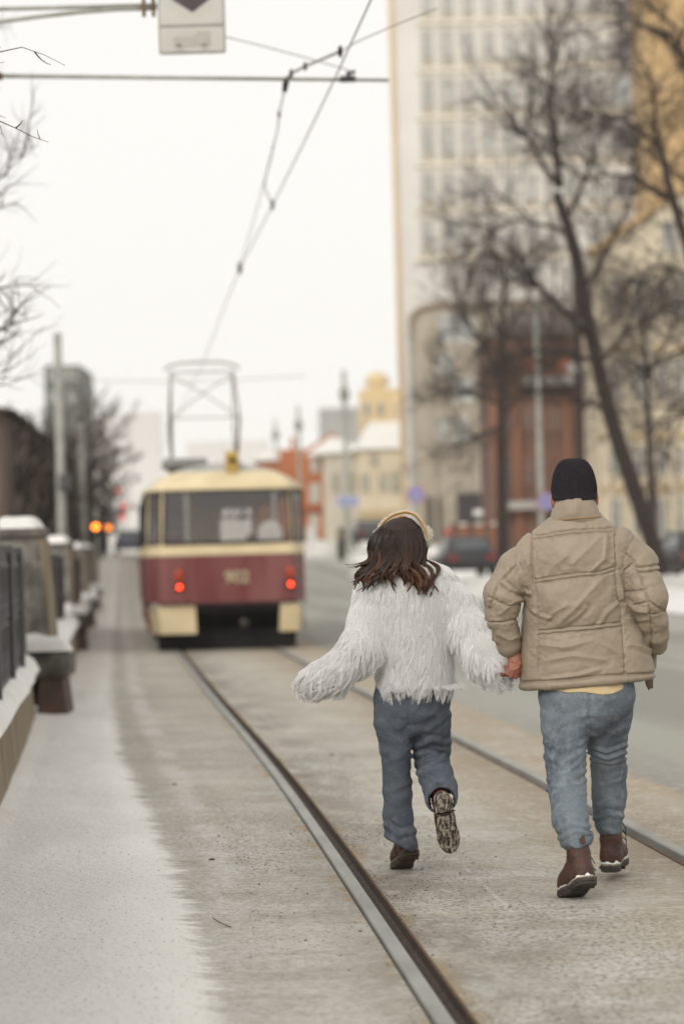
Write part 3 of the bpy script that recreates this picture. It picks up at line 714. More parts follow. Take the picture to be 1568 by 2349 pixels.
# the tall pale block on the right
TOWERW = M('tower_pale_render', (.63, .605, .56), (.565, .54, .495), .25, .85, .1, 8)
TOWERS = M('tower_spandrel', (.43, .385, .315), (.37, .33, .27), .4, .85)
OCHRE = M('ochre_render', (.50, .335, .155), (.42, .28, .13), .3, .85)
def tower():
    Y = 150.0
    a = D(917, 600, Y); b_ = D(1466, 600, Y); zt = 42.0
    root = thing('apartment_tower', 'tall pale apartment block with rows of narrow windows rising out of the frame', 'apartment block', (a[0], Y, GROUNDZ(Y)))
    w = MB(); d = ray(910, 1200); sl = d[0]/d[1]
    w.hexa([(a[0], Y, GROUNDZ(Y)), (b_[0], Y, GROUNDZ(Y)), (b_[0]+sl*18, Y+18, GROUNDZ(Y)), (a[0]+sl*18+.2, Y+18, GROUNDZ(Y))],
           [(a[0], Y, zt), (b_[0], Y, zt), (b_[0]+sl*18, Y+18, zt), (a[0]+sl*18+.2, Y+18, zt)])
    w.build('wall', TOWERW, root)
    q = MB(); q.box((a[0]-.30, Y-.12, GROUNDZ(Y)), (a[0]+.02, Y+.5, zt)); q.build('corner_pilaster', M('tan_pilaster', (.56, .43, .27), (.50, .375, .23), .3), root)
    cols = [980, 1027, 1075, 1122, 1170, 1218, 1265, 1310, 1360, 1406]
    rows = [-5, 104, 212, 321, 430, 538]
    for j, y in enumerate(rows):
        x0, x1, z0, z1 = R2(955, 1440, y+46, y+52, Y)
        c = MB(); c.box((x0, Y-.25, z0-.12), (x1, Y+.02, z0+.12)); c.build('string_course', M('pale_course', (.70, .63, .51)), root)
        for i, x in enumerate(cols):
            x0, x1, z0, z1 = R2(x-11, x+11, y-25, y+25, Y)
            p = MB(); p.box((x0-.12, Y-.035, z0-.75), (x1+.12, Y+.01, z1+.28)); p.build('window_bay', TOWERS, root)
            window(root, x0, x1, z0, z1, Y-.04, M('tower_pane', (.25, .255, .245), (.42, .415, .39), .9, .2), bars=True)
    for i, x in enumerate(cols[1:6] + cols[7:8]):
        x0, x1, z0, z1 = R2(x-11, x+11, 610, 652, Y); window(root, x0, x1, z0, z1, Y, M('tower_pane', (.20, .21, .205)))
    # pilaster strips between the columns of windows
    for i, x in enumerate([1003, 1051, 1098, 1146, 1194, 1242]):
        x0, x1, z0, z1 = R2(x-4, x+4, -40, 660, Y); p = MB(); p.box((x0, Y-.2, z0), (x1, Y+.02, z1+3)); p.build('pilaster', M('pale_pilaster', (.70, .665, .60)), root)
    # glazed balconies at the right end
    for j, y in enumerate([30, 120, 212, 321, 430]):
        x0, x1, z0, z1 = R2(1412, 1462, y-30, y+28, Y)
        p = MB(); p.box((x0, Y-.5, z0), (x1, Y+.02, z1)); p.build('balcony_glazing', M('balcony_blue' if j == 2 else 'balcony_dark', (.42, .45, .45) if j == 2 else (.17, .16, .16)), root)
        s = MB(); s.box((x0-.05, Y-.6, z0-.25), (x1+.05, Y+.02, z0-.003)); s.build('balcony_slab', TOWERW, root)
tower()
def ochre_block():
    Y = 146.0; x0, x1, z0, z1 = R2(1469, 1720, 0, 600, Y)
    root = thing('ochre_block', 'tall ochre brick block at the top right edge', 'apartment block', (x0, Y, GROUNDZ(Y)))
    b = MB(); b.box((x0, Y, GROUNDZ(Y)), (x1, Y+14, 44)); b.build('wall', OCHRE, root)
    c = MB(); c.box((x0-.02, Y-.1, GROUNDZ(Y)), (x0+.35, Y+.02, 44)); c.build('corner_strip', M('corner_strip_tan', (.42, .30, .16)), root)
    for y in (80, 200, 320, 440, 560):
        s = MB(); _, _, za, zb = R2(1470, 1600, y, y+4, Y); s.box((x0+.36, Y-.05, za), (x1, Y+.02, zb)); s.build('brick_course', M('course_ochre', (.38, .25, .12)), root)
        xa, xb, za, zb = R2(1590, 1620, y+20, y+75, Y); window(root, xa, xb, za, zb, Y)
ochre_block()
# lower podium house with a rounded cornice before the tower
PODW = M('taupe_render', (.38, .33, .255), (.30, .255, .20), .5, .85, .1)
def podium():
    Y = 138.0; x0, x1, zb, zt = R2(948, 1150, 700, 1275, Y)
    g0 = GROUNDZ(Y)
    root = thing('podium_house', 'taupe corner building with a rounded brown cornice at the foot of the pale tower', 'building', (x0, Y, g0))
    b = MB(); h = zt; r = 1.3
    poly = [(x0, g0), (x1+3, g0), (x1+3, h)] + [(x0+r-r*sin(a), h-r*.7+r*.7*cos(a)) for a in np.linspace(0, pi/2, 8)]
    b.prism(poly, lambda p: (p[0]+.9, Y+8, p[1]), lambda p: (p[0], Y, p[1])); b.build('wall', PODW, root)
    c = MB(); pts = [(x1+3, Y-.15, h+.05)] + [(x0+r-r*sin(a), Y-.15, h-r*.7+r*.7*cos(a)) for a in np.linspace(0, pi/2, 8)] + [(x0, Y-.15, h-3.2)]
    c.tube(pts, .16, 8); c.build('cornice', M('brown_cornice', (.28, .215, .15), (.22, .17, .12)), root, True)
    pale = M('pale_blue_pane', (.42, .44, .42), (.30, .32, .31), .5, .2)
    for (a, c_, t, bt) in ((1008, 1042, 722, 782), (1046, 1080, 722, 782), (1005, 1035, 815, 860), (1040, 1085, 870, 918), (1100, 1128, 815, 860), (1005, 1030, 960, 1010), (1045, 1070, 960, 1010)):
        xa, xb, za, zb2 = R2(a, c_, t, bt, Y); window(root, xa, xb, za, zb2, Y, pale)
    for (a, c_) in ((990, 996), (1090, 1098)):
        xa, xb, za, zb2 = R2(a, c_, 800, 1240, Y); p = MB(); p.box((xa, Y-.18, za), (xb, Y+.02, zb2)); p.build('pilaster', M('pilaster_taupe', (.40, .36, .29)), root)
    xa, xb, za, zb2 = R2(1047, 1120, 1132, 1215, Y); p = MB(); p.box((xa, Y-.5, za), (xb, Y+.02, zb2)); p.build('shopfront', M('shop_dark', (.035, .03, .03)), root)
    xa, xb, za, zb2 = R2(976, 992, 1140, 1245, Y); p = MB(); p.box((xa, Y-.3, za), (xb, Y+.02, zb2)); p.build('doorway', M('door_brown', (.10, .075, .055)), root)
    xa, xb, za, zb2 = R2(1005, 1012, 1140, 1245, Y); p = MB(); p.box((xa, Y-.3, za), (xb, Y+.02, zb2)); p.build('doorway', M('door_brown', (.10, .075, .055)), root)
    xa, xb, za, zb2 = R2(1085, 1125, 1170, 1182, Y); p = MB(); p.box((xa, Y-.9, za), (xb, Y-.5, zb2)); p.build('awning_snow', SNOW, root)
podium()
BRICK = M('red_brown_brick', (.165, .085, .058), (.105, .057, .042), .9, .9, .2, 8)
def brick_house():
    Y = 104.0; x0, x1, z0, z1 = R2(1128, 1372, 770, 1275, Y); g0 = GROUNDZ(Y)
    root = thing('brick_house', 'dark red-brown brick house behind the bare trees, above the man in the beanie', 'house', (x0, Y, g0))
    b = MB(); b.box((x0, Y, g0), (x1, Y+9, z1)); b.build('wall', BRICK, root)
    r = MB(); r.add([(x0-.3, Y-.3, z1), (x1+.3, Y-.3, z1), (x1+.3, Y+9, z1), (x0-.3, Y+9, z1), (x0+1.2, Y+3.5, z1+1.5), (x1-.4, Y+3.5, z1+1.5)],
                    [(0, 1, 5, 4), (1, 2, 5), (2, 3, 4, 5), (3, 0, 4), (0, 3, 2, 1)]); r.build('roof', M('brown_roof', (.13, .10, .085), (.09, .07, .06), .8), root)
    f = MB(); xa, xb, za, zb = R2(1190, 1325, 866, 884, Y); f.box((xa, Y-1.2, za), (xb, Y+.02, zb)); f.build('balcony_slab', M('slab_pale', (.44, .42, .39)), root)
    for (a, c) in ((1198, 1228), (1236, 1262), (1272, 1300)):
        xa, xb, za, zb = R2(a, c, 826, 866, Y); p = MB(); p.box((xa, Y-1.2, za), (xb, Y-1.1, zb)); p.build('balcony_panel', M('orange_panel', (.34, .11, .04), (.26, .085, .035), .8), root)
    xa, xb, za, zb = R2(1300, 1324, 836, 868, Y); p = MB(); p.lathe([(.02, za), (.36, za+.15), (.42, (za+zb)/2), (.3, zb-.1), (.02, zb)], ((xa+xb)/2, Y-1.5), 12); p.build('satellite_dish', M('dish_white', (.72, .71, .69)), root, True)
    for (a, c, t, bt) in ((1150, 1172, 930, 985), (1200, 1222, 930, 985), (1262, 1284, 930, 985), (1325, 1345, 930, 985), (1150, 1172, 1050, 1110), (1205, 1228, 1050, 1110), (1150, 1172, 800, 850), (1335, 1355, 800, 850)):
        xa, xb, za, zb = R2(a, c, t, bt, Y); window(root, xa, xb, za, zb, Y, M('brick_pane', (.07, .06, .055), (.12, .10, .09), .8, .2), M('brick_frame', (.24, .12, .075)))
    for (a, c) in ((1128, 1142), (1182, 1192), (1296, 1306)):
        xa, xb, za, zb = R2(a, c, 900, 1275, Y); p = MB(); p.box((xa, Y-.2, za), (xb, Y+.02, zb)); p.build('pilaster', M('brick_orange', (.27, .115, .055), (.21, .09, .05), .8), root)
    p = MB(); xa, xb, za, zb = R2(1135, 1300, 1150, 1168, Y); p.box((xa, Y-.8, za), (xb, Y+.02, zb)); p.build('porch_roof', M('porch_grey', (.38, .36, .33)), root)
brick_house()
def brick_wall_low():
    Y = 92.0; x0, x1, z0, z1 = R2(1034, 1150, 1205, 1300, Y); g0 = GROUNDZ(Y)
    root = thing('brick_garden_wall', 'low orange-red brick wall with snow on top, left of the brick house', 'wall', (x0, Y, g0))
    b = MB(); b.box((x0, Y, g0), (x1, Y+.4, z1)); b.build('brickwork', M('orange_brick', (.29, .125, .065), (.22, .095, .055), .9, .9), root)
    for i in range(4):
        xx = x0+(x1-x0)*(i+.02)/3.2; p = MB(); p.box((xx, Y-.1, g0), (xx+.3, Y+.5, z1+.12)); p.build('pier', BRICK, root)
    s = MB(); s.box((x0+.3, Y-.05, z1), (x1, Y+.45, z1+.09)); bevel(s.build('snow_layer', SNOW, root), .03)
brick_wall_low()
CREAMW = M('cream_plaster', (.60, .52, .385), (.53, .455, .33), .5, .85, .1)
def corner_house():
    Y = 98.0; x0, x1, z0, z1 = R2(1372, 1760, 575, 1275, Y); g0 = GROUNDZ(Y)
    root = thing('cream_palace', 'cream plastered house with tall grey windows and a gable, behind the leaning tree at right', 'house', (x0, Y, g0))
    xr = D(1568, 600, Y)[0]; zr = D(1568, 430, Y)[2]; x2 = xr + (xr-x0)
    b = MB(); b.prism([(x0, g0), (x2, g0), (x2, z1), (xr, zr), (x0, z1)], lambda p: (p[0], Y+10, p[1]), lambda p: (p[0], Y, p[1])); b.build('wall', CREAMW, root)
    c = MB(); c.tube([(x0-.3, Y-.2, z1-.1), (xr, Y-.2, zr), (x2+.3, Y-.2, z1-.1)], .16, 8); c.build('gable_moulding', OCHRE, root, True)
    for z in (D(1450, 800, Y)[2], D(1450, 1000, Y)[2], D(1450, 1120, Y)[2]):
        s = MB(); s.box((x0-.05, Y-.22, z-.12), (x2, Y+.02, z+.12)); s.build('string_course', M('ochre_course', (.46, .35, .20)), root)
    pane = M('tall_grey_pane', (.17, .17, .16), (.26, .26, .24), .7, .2)
    for x in (1412, 1464, 1516, 1553):
        for (t, bt) in ((640, 720), (830, 915), (1030, 1085), (1146, 1225)):
            xa, xb, za, zb = R2(x-10, x+10, t, bt, Y); window(root, xa, xb, za, zb, Y, pane)
    xa, xb, za, zb = R2(1520, 1548, 510, 575, Y); window(root, xa, xb, za, zb, Y, pane)
    for x in (1388, 1438, 1490, 1537):
        xa, xb, za, zb = R2(x-5, x+5, 620, 1262, Y); p = MB(); p.box((xa, Y-.3, za), (xb, Y+.02, zb)); p.build('pilaster', M('cream_pilaster', (.56, .49, .375)), root)
corner_house()
def snow_roof(root, x0, x1, y0, y1, z, h, skew=0):
    s = MB(); s.add([(x0, y0, z), (x1, y0, z), (x1, y1, z), (x0, y1, z), (x0+skew, (y0+y1)/2, z+h), (x1-skew, (y0+y1)/2, z+h)],
                    [(0, 1, 5, 4), (1, 2, 5), (2, 3, 4, 5), (3, 0, 4), (0, 3, 2, 1)]); return s.build('snowy_roof', SNOW, root)
def cream_house():
    Y = 158.0; x0, x1, z0, z1 = R2(822, 938, 1030, 1270, Y); g0 = GROUNDZ(Y)
    root = thing('cream_house', 'two-storey cream house with a snowy roof, left of the tall pale tower', 'house', (x0, Y, g0))
    b = MB(); b.box((x0, Y, g0), (x1+3, Y+8, z1)); b.build('wall', CREAMW, root)
    snow_roof(root, x0-.3, x1+3.3, Y-.4, Y+8.4, z1, 2.0, 1.2)
    for (a, c, t, bt) in ((828, 846, 1088, 1128), (870, 888, 1088, 1128), (898, 922, 1085, 1132), (850, 866, 1040, 1068)):
        xa, xb, za, zb = R2(a, c, t, bt, Y); window(root, xa, xb, za, zb, Y, M('house_pane', (.21, .215, .19), (.30, .30, .27), .8, .3), CREAMW)
    xa, xb, za, zb = R2(822, 938, 1172, 1186, Y); p = MB(); p.box((xa, Y-.2, za), (xb, Y+.02, zb)); p.build('string_course', M('ochre_course', (.46, .35, .20)), root)
    xa, xb, za, zb = R2(822, 938, 1188, 1268, Y); p = MB(); p.box((xa, Y-.06, za), (xb, Y+.02, zb)); p.build('plinth_storey', M('ochre_plinth', (.52, .42, .255)), root)
    xa, xb, za, zb = R2(836, 862, 1195, 1235, Y); window(root, xa, xb, za, zb, Y-.07, M('arch_pane', (.36, .35, .31)), CREAMW)
cream_house()
def grey_house():
    Y = 166.0; x0, x1, z0, z1 = R2(742, 830, 1036, 1270, Y); g0 = GROUNDZ(Y)
    root = thing('grey_plaster_house', 'plain grey-cream plastered house between the orange house and the cream house', 'house', (x0, Y, g0))
    b = MB(); b.box((x0, Y, g0), (x1, Y+8, z1)); b.build('wall', M('grey_cream_plaster', (.53, .49, .41), (.47, .43, .35), .5), root)
    r = MB(); r.add([(x0-1.2, Y-.5, z1-.2), (x1+.2, Y-.5, z1), (x1+.2, Y+8, z1), (x0-.4, Y+8, z1), (x0+.6, Y+3.5, z1+1.25), (x0+1.6, Y+3.5, z1+1.0)], [(0, 1, 5, 4), (1, 2, 5), (2, 3, 4, 5), (3, 0, 4), (0, 3, 2, 1)])
    r.build('snowy_roof', SNOW, root)
    for (a, c, t, bt) in ((762, 776, 1088, 1130), (800, 814, 1088, 1130)):
        xa, xb, za, zb = R2(a, c, t, bt, Y); window(root, xa, xb, za, zb, Y, M('house_pane', (.21, .215, .19)), CREAMW)
    xa, xb, za, zb = R2(775, 800, 1210, 1268, Y); p = MB(); p.box((xa, Y-.1, za), (xb, Y+.02, zb)); p.build('door', M('door_brown', (.10, .075, .055)), root)
grey_house()
ORANGE = M('orange_brick_house', (.44, .15, .055), (.36, .12, .045), .6, .85)
def orange_house():
    Y = 172.0; x0, x1, z0, z1 = R2(652, 744, 1030, 1265, Y); g0 = GROUNDZ(Y)
    root = thing('orange_house', 'bright orange brick house with pale windows and a gabled roof, right of the tram', 'house', (x0, Y, g0))
    b = MB(); b.box((x0-.3, Y, g0), (x1, Y+7, z1)); b.build('wall', ORANGE, root)
    b = MB(); b.box((x0-2.0, Y+.3, g0), (x0-.31, Y+6.5, z1-.75)); b.build('annex', M('dull_orange_annex', (.40, .16, .075), (.33, .13, .06), .6), root)
    xa = D(700, 1030, Y)[0]; xc = D(762, 990, Y)[0]; xe = D(820, 1030, Y)[0]; zc = D(762, 990, Y)[2]
    r = MB(); r.prism([(xa, z1), (xe, z1), (xc, zc)], lambda p: (p[0], Y+9, p[1]), lambda p: (p[0], Y+1.2, p[1])); r.build('gable', ORANGE, root)
    snow_roof(root, x0-2.2, x0-.32, Y-.1, Y+6.8, z1-.74, .7, .5)
    WH = M('white_frame', (.62, .6, .55))
    for (a, c, t, bt) in ((712, 730, 1112, 1150), (714, 728, 1052, 1082), (668, 682, 1112, 1150), (712, 728, 1182, 1205)):
        xa, xb, za, zb = R2(a, c, t, bt, Y); window(root, xa, xb, za, zb, Y, M('orange_pane', (.46, .45, .40), (.36, .35, .31), .8), WH)
    xa, xb, za, zb = R2(650, 744, 1166, 1180, Y); p = MB(); p.box((xa, Y-.15, za), (xb, Y+.02, zb)); p.build('string_course', M('red_course', (.25, .07, .035)), root)
    xa, xb, za, zb = R2(702, 728, 1206, 1245, Y); p = MB(); p.box((xa, Y-.2, za), (xb, Y+.02, zb)); p.build('white_hoarding', M('hoarding_white', (.58, .58, .56)), root)
    p = MB(); xa, xb, za, zb = R2(666, 676, 1000, 1036, Y); p.box((xa, Y+1, za), (xb, Y+1.6, zb)); p.build('chimney', ORANGE, root)
orange_house()
def far_block(name, label, px0, px1, pyt, Y, m, wins=(), extra=None):
    x0, x1, z0, z1 = R2(px0, px1, pyt, 1270, Y); g0 = float(gz(Y))-.5
    root = thing(name, label, 'apartment block', (x0, Y, g0))
    b = MB(); b.box((x0, Y, g0), (x1, Y+16, z1)); b.build('wall', m, root)
    for (a, c, t, bt) in wins:
        xa, xb, za, zb = R2(a, c, t, bt, Y); window(root, xa, xb, za, zb, Y, M('far_pane', (.16, .16, .15)), bars=False)
    if extra: extra(root, x0, x1, z1, Y)
    return root
def dome(root, x0, x1, z1, Y):
    b = MB(); xm = D(866, 880, Y)[0]; b.box((xm-1.8, Y+1, z1), (xm+1.5, Y+5, z1+.9)); b.build('attic', M('far_yellow', (.56, .41, .19)), root)
    b = MB(); b.lathe([(2.2, z1+.9), (2.15, z1+1.7), (1.7, z1+2.5), (.9, z1+3.0), (.02, z1+3.2)], (xm, Y+3), 16); b.build('turret_roof', M('far_yellow', (.56, .41, .19)), root, True)
far_block('yellow_tower', 'hazy yellow apartment tower with a round turret, above the cream house', 828, 934, 892, 420, M('far_yellow', (.56, .41, .19), (.48, .35, .17), .2),
          [(836, 848, 925, 955), (866, 878, 925, 955), (895, 905, 925, 955), (836, 848, 970, 995), (866, 878, 970, 995)], dome)
far_block('pale_yellow_wing', 'narrow yellow wing beside the tower edge, right of the round turret', 905, 945, 905, 400, M('far_orange_yellow', (.60, .42, .22), (.52, .37, .20), .2), [(912, 918, 930, 960)])
far_block('grey_block', 'square grey apartment block far off above the orange roof', 734, 832, 935, 460, M('far_grey', (.30, .29, .28), (.26, .25, .24), .2), [(745, 755, 950, 965), (770, 780, 950, 965), (795, 805, 950, 965)])
far_block('dark_green_tower', 'dark hazy tower rising behind the concrete masts at left', 106, 188, 838, 300, M('far_dark_green', (.05, .06, .052), (.08, .088, .08), .15), [(112, 124, 850, 870), (135, 150, 850, 870), (160, 174, 850, 870), (112, 124, 900, 920), (160, 174, 900, 920)])
far_block('hazy_slab', 'very faint apartment slab in the haze left of the pantograph', 205, 300, 955, 1700, M('far_slab', (.50, .475, .45), (.46, .435, .41), .02))  # wall colour paled towards the sky, so part of the haze is painted in
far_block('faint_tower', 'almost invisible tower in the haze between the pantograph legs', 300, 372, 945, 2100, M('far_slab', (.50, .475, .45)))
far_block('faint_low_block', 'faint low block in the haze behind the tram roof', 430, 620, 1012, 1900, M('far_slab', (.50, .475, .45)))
def brown_house():
    root = thing('brown_brick_house', 'long dark brown brick building behind the bare trees on the left', 'building', street(-7, 90, 0))
    def side(Y0, Y1, u, z): 
        return [street(u, Y0), street(u, Y1), street(u, Y1, z), street(u, Y0, z)]
    BW = M('dark_brown_brick', (.115, .072, .055), (.08, .053, .042), .7, .9, .2, 6)
    b = MB(); u0, u1, z = -3.3, -18, 4.7
    b.hexa([street(u1, 52), street(u0, 52), street(u0, 165), street(u1, 165)], [street(u1, 52, z), street(u0, 52, z), street(u0, 165, z+1.2), street(u1, 165, z+1.2)]); b.build('wall', BW, root)
    r = MB(); r.add([street(u1-.3, 51.5, z), street(u0+.3, 51.5, z), street(u0+.3, 165.5, z+1.2), street(u1-.3, 165.5, z+1.2), street((u0+u1)/2, 55, z+1.6), street((u0+u1)/2, 162, z+2.8)], [(0, 1, 4), (1, 2, 5, 4), (2, 3, 5), (3, 0, 4, 5)])
    r.build('roof', M('brown_roof_left', (.115, .08, .062), (.08, .058, .047), .6), root)
    for yy in np.arange(56, 160, 6):
        for zz in (1.2, 3.3):
            p = MB(); a, c = street(u0+.03, yy, zz), street(u0+.03, yy+1.6, zz)
            p.hexa([a, c, c-[.2, 0, 0], a-[.2, 0, 0]], [a+[0, 0, 1.7], c+[0, 0, 1.7], c+[-.2, 0, 1.7], a+[-.2, 0, 1.7]]); p.build('window', M('left_pane', (.05, .045, .045)), root)
    for xx in np.arange(-15, -5, 2.2):
        for zz in (1.2, 3.3):
            p = MB(); a = street(xx, 52, zz); p.box((a[0], a[1]-.04, a[2]), (a[0]+1.1, a[1]+.05, a[2]+1.7)); p.build('window', M('left_pane', (.05, .045, .045)), root)
brown_house()

# ------------------------------------------------------------------ lamp posts, signs, signals, bins
def lamp_post(px, pyt, Y, r, label, lantern=True):
    p = D(px, 1200, Y); g0 = float(gz(Y))-.1; zt = D(px, pyt, Y)[2]
    root = thing('lamp_post', label, 'lamp post', (p[0], Y, g0), 'lamp posts along the right pavement')
    b = MB(); b.tube([(p[0], Y, g0), (p[0], Y, g0+1.2), (p[0], Y, zt)], [r*1.3, r*1.1, r*.7], 10); b.build('pole', GALV, root, True)
    c = MB(); c.tube([(p[0], Y, g0), (p[0], Y, g0+.7)], [r*2.2, r*1.5], 10); c.build('base', GALV, root, True)
    if lantern:
        z = zt-lantern; a = MB(); a.lathe([(.02, z-.45), (.22, z-.3), (.28, z), (.2, z+.3), (.03, z+.45)], (p[0], Y), 12); a.build('lantern', M('lantern_grey', (.25, .24, .215)), root, True)
    else:
        a = MB(); a.lathe([(.05, -.06), (.16, -.02), (.14, .06), (.03, .1)], (0, 0), 12); a.v = [(x*1.1+p[0], y+Y, z+zt) for x, y, z in a.v]; a.build('finial', GALV, root, True)
    return root, p
l1, q1 = lamp_post(1241, 690, 67, .09, 'tall grey lamp post left of the leaning tree, carrying a round sign', 0)
l2, q2 = lamp_post(953, 770, 96, .10, 'lamp post along the edge of the tall pale tower', 0)
l3, q3 = lamp_post(797, 850, 125, .16, 'lamp post with a lantern, in front of the grey-cream house with a blue sign', 1.2)
lamp_post(690, 930, 158, .13, 'lamp post with a lantern before the orange house', 1.3)
lamp_post(637, 962, 185, .13, 'farthest lamp post, just above the right end of the tram roof', 1.2)
BLUE = M('sign_blue', (.24, .32, .58), (.21, .28, .50), 3, .5); SRED = M('sign_red', (.36, .07, .07), (.30, .06, .06), 3, .5)
WHT = M('sign_white', (.6, .59, .56))
def no_parking(px, py, Y, r, label):
    c = D(px, py, Y); root = thing('round_sign', label, 'road sign', c, 'round blue no-stopping signs')
    def disc(name, ra, y, m, par):
        b = MB(); b.prism([(ra*cos(a), ra*sin(a)) for a in np.linspace(0, 2*pi, 33)[:-1]][::-1], lambda p: (c[0]+p[0], y+.012, c[2]+p[1]), lambda p: (c[0]+p[0], y, c[2]+p[1])); return b.build(name, m, par)
    y = Y-.16
    a = disc('ring', r, y, SRED, root); disc('face', r*.84, y-.012, BLUE, root)
    for sg in (-1, 1):
        b = MB(); w = r*.045; d = r*.72*.7071
        b.prism([(-d-w, -sg*d+w*sg), (-d+w, -sg*d-w*sg), (d+w, sg*d-w*sg), (d-w, sg*d+w*sg)], lambda p: (c[0]+p[0], y-.013-.002*(sg+1), c[2]+p[1]), lambda p: (c[0]+p[0], y-.02-.002*(sg+1), c[2]+p[1])); b.build('cross_bar', SRED, root)
    b = MB(); b.box((c[0]-.03, y+.012, c[2]-.05), (c[0]+.03, Y-.06, c[2]+.05)); b.build('bracket', GALV, root)
no_parking(1251, 1151, 67, .265, 'round blue sign with red rim and cross beside the beanie of the man')
no_parking(953, 1135, 96, .36, 'round blue sign with red cross on the post by the tower edge')
def rect_sign():
    c = D(797, 1150, 125); root = thing('direction_sign', 'small blue rectangular sign on the lantern post before the grey-cream house', 'road sign', (c[0], 124.7, c[2]))
    b = MB(); b.box((c[0]-.58, 124.7, c[2]-.30), (c[0]+.58, 124.74, c[2]+.30)); bevel(b.build('plate', WHT, root), .02)
    b = MB(); b.box((c[0]-.53, 124.685, c[2]-.25), (c[0]+.53, 124.699, c[2]+.25)); b.build('face', M('sign_pale_blue', (.25, .28, .46), (.22, .25, .42)), root)
    for k in (-1, 1):
        b = MB(); b.box((c[0]-.42, 124.675, c[2]+k*.1-.03), (c[0]+.42, 124.684, c[2]+k*.1+.03)); b.build('faded_line', M('sign_line', (.42, .43, .5)), root)
    b = MB(); b.box((c[0]-.04, 124.74, c[2]-.1), (c[0]+.04, 125, c[2]+.1)); b.build('bracket', GALV, root)
rect_sign()
AMB = emit('amber_lamp_lit', (1.0, .22, .02), 6.5); AMB2 = emit('amber_lamp_dim', (1.0, .28, .05), 2.0); REDL = emit('red_lamp_lit', (1.0, .10, .08), 1.6)
def signal(px, py, Y, lamps, label, r=.11):
    p = D(px, py, Y); g0 = float(gz(Y))-.1
    root = thing('traffic_signal', label, 'traffic light', (p[0], Y, g0))
    b = MB(); b.tube([(p[0], Y+.15, g0), (p[0], Y+.15, p[2]+.5)], .06, 8); b.build('post', GALV, root, True)
    zs = [D(a, c, Y) for a, c, m in lamps]
    lo, hi = min(q[2] for q in zs)-.2, max(q[2] for q in zs)+.2; xa, xb = min(q[0] for q in zs)-.2, max(q[0] for q in zs)+.2
    h = MB(); h.box((xa, Y-.02, lo), (xb, Y+.12, hi)); hh = bevel(h.build('housing', IRON, root), .03)
    for q, (a, c, m) in zip(zs, lamps):
        l_ = MB(); l_.tube([(q[0], Y-.0, q[2]), (q[0], Y-.06, q[2])], r, 14); l_.build('lamp', m, root, True)
        v = MB(); v.tube([(q[0], Y-.02, q[2]+r*.9), (q[0], Y-.2, q[2]+r*.9)], .03, 8); v.build('visor', IRON, root)
signal(220, 1208, 69, [(220, 1208, AMB), (250, 1210, AMB2)], 'road signal with two amber lamps lit, right of the concrete masts', .085)
signal(271, 1123, 190, [(271, 1123, REDL)], 'far traffic light with one red lamp high above the road', .2)
signal(283, 1172, 205, [(283, 1160, REDL), (281, 1186, REDL)], 'far traffic light with two dim red lamps, low beside the tram', .2)
def litter_bin():
    Y = 122; p = D(783, 1290, Y); g0 = float(gz(Y))
    root = thing('litter_bin', 'narrow dark litter bin standing before the grey-cream house', 'bin', (p[0], Y, g0))
    b = MB(); b.lathe([(.14, g0), (.19, g0+.1), (.21, g0+.85), (.17, g0+.95)], (p[0], Y), 14); b.build('drum', BLACK, root, True)
    b = MB(); b.lathe([(.22, g0+.95), (.2, g0+1.05), (.03, g0+1.12)], (p[0], Y), 14); b.build('lid', IRON, root, True)
litter_bin()
def red_post():
    Y = 97; p = D(1031, 1222, Y); g0 = float(gz(Y)); root = thing('red_topped_post', 'dark post with a small red plate, at the left end of the brick wall', 'post', (p[0], Y, g0))
    b = MB(); b.tube([(p[0], Y, g0), (p[0], Y, p[2])], [.16, .12], 10); b.build('post', BLACK, root, True)
    b = MB(); b.box((p[0]-.24, Y-.15, p[2]-.12), (p[0]+.24, Y-.11, p[2]+.14)); bevel(b.build('plate', M('plate_red', (.42, .075, .07)), root), .02)
red_post()

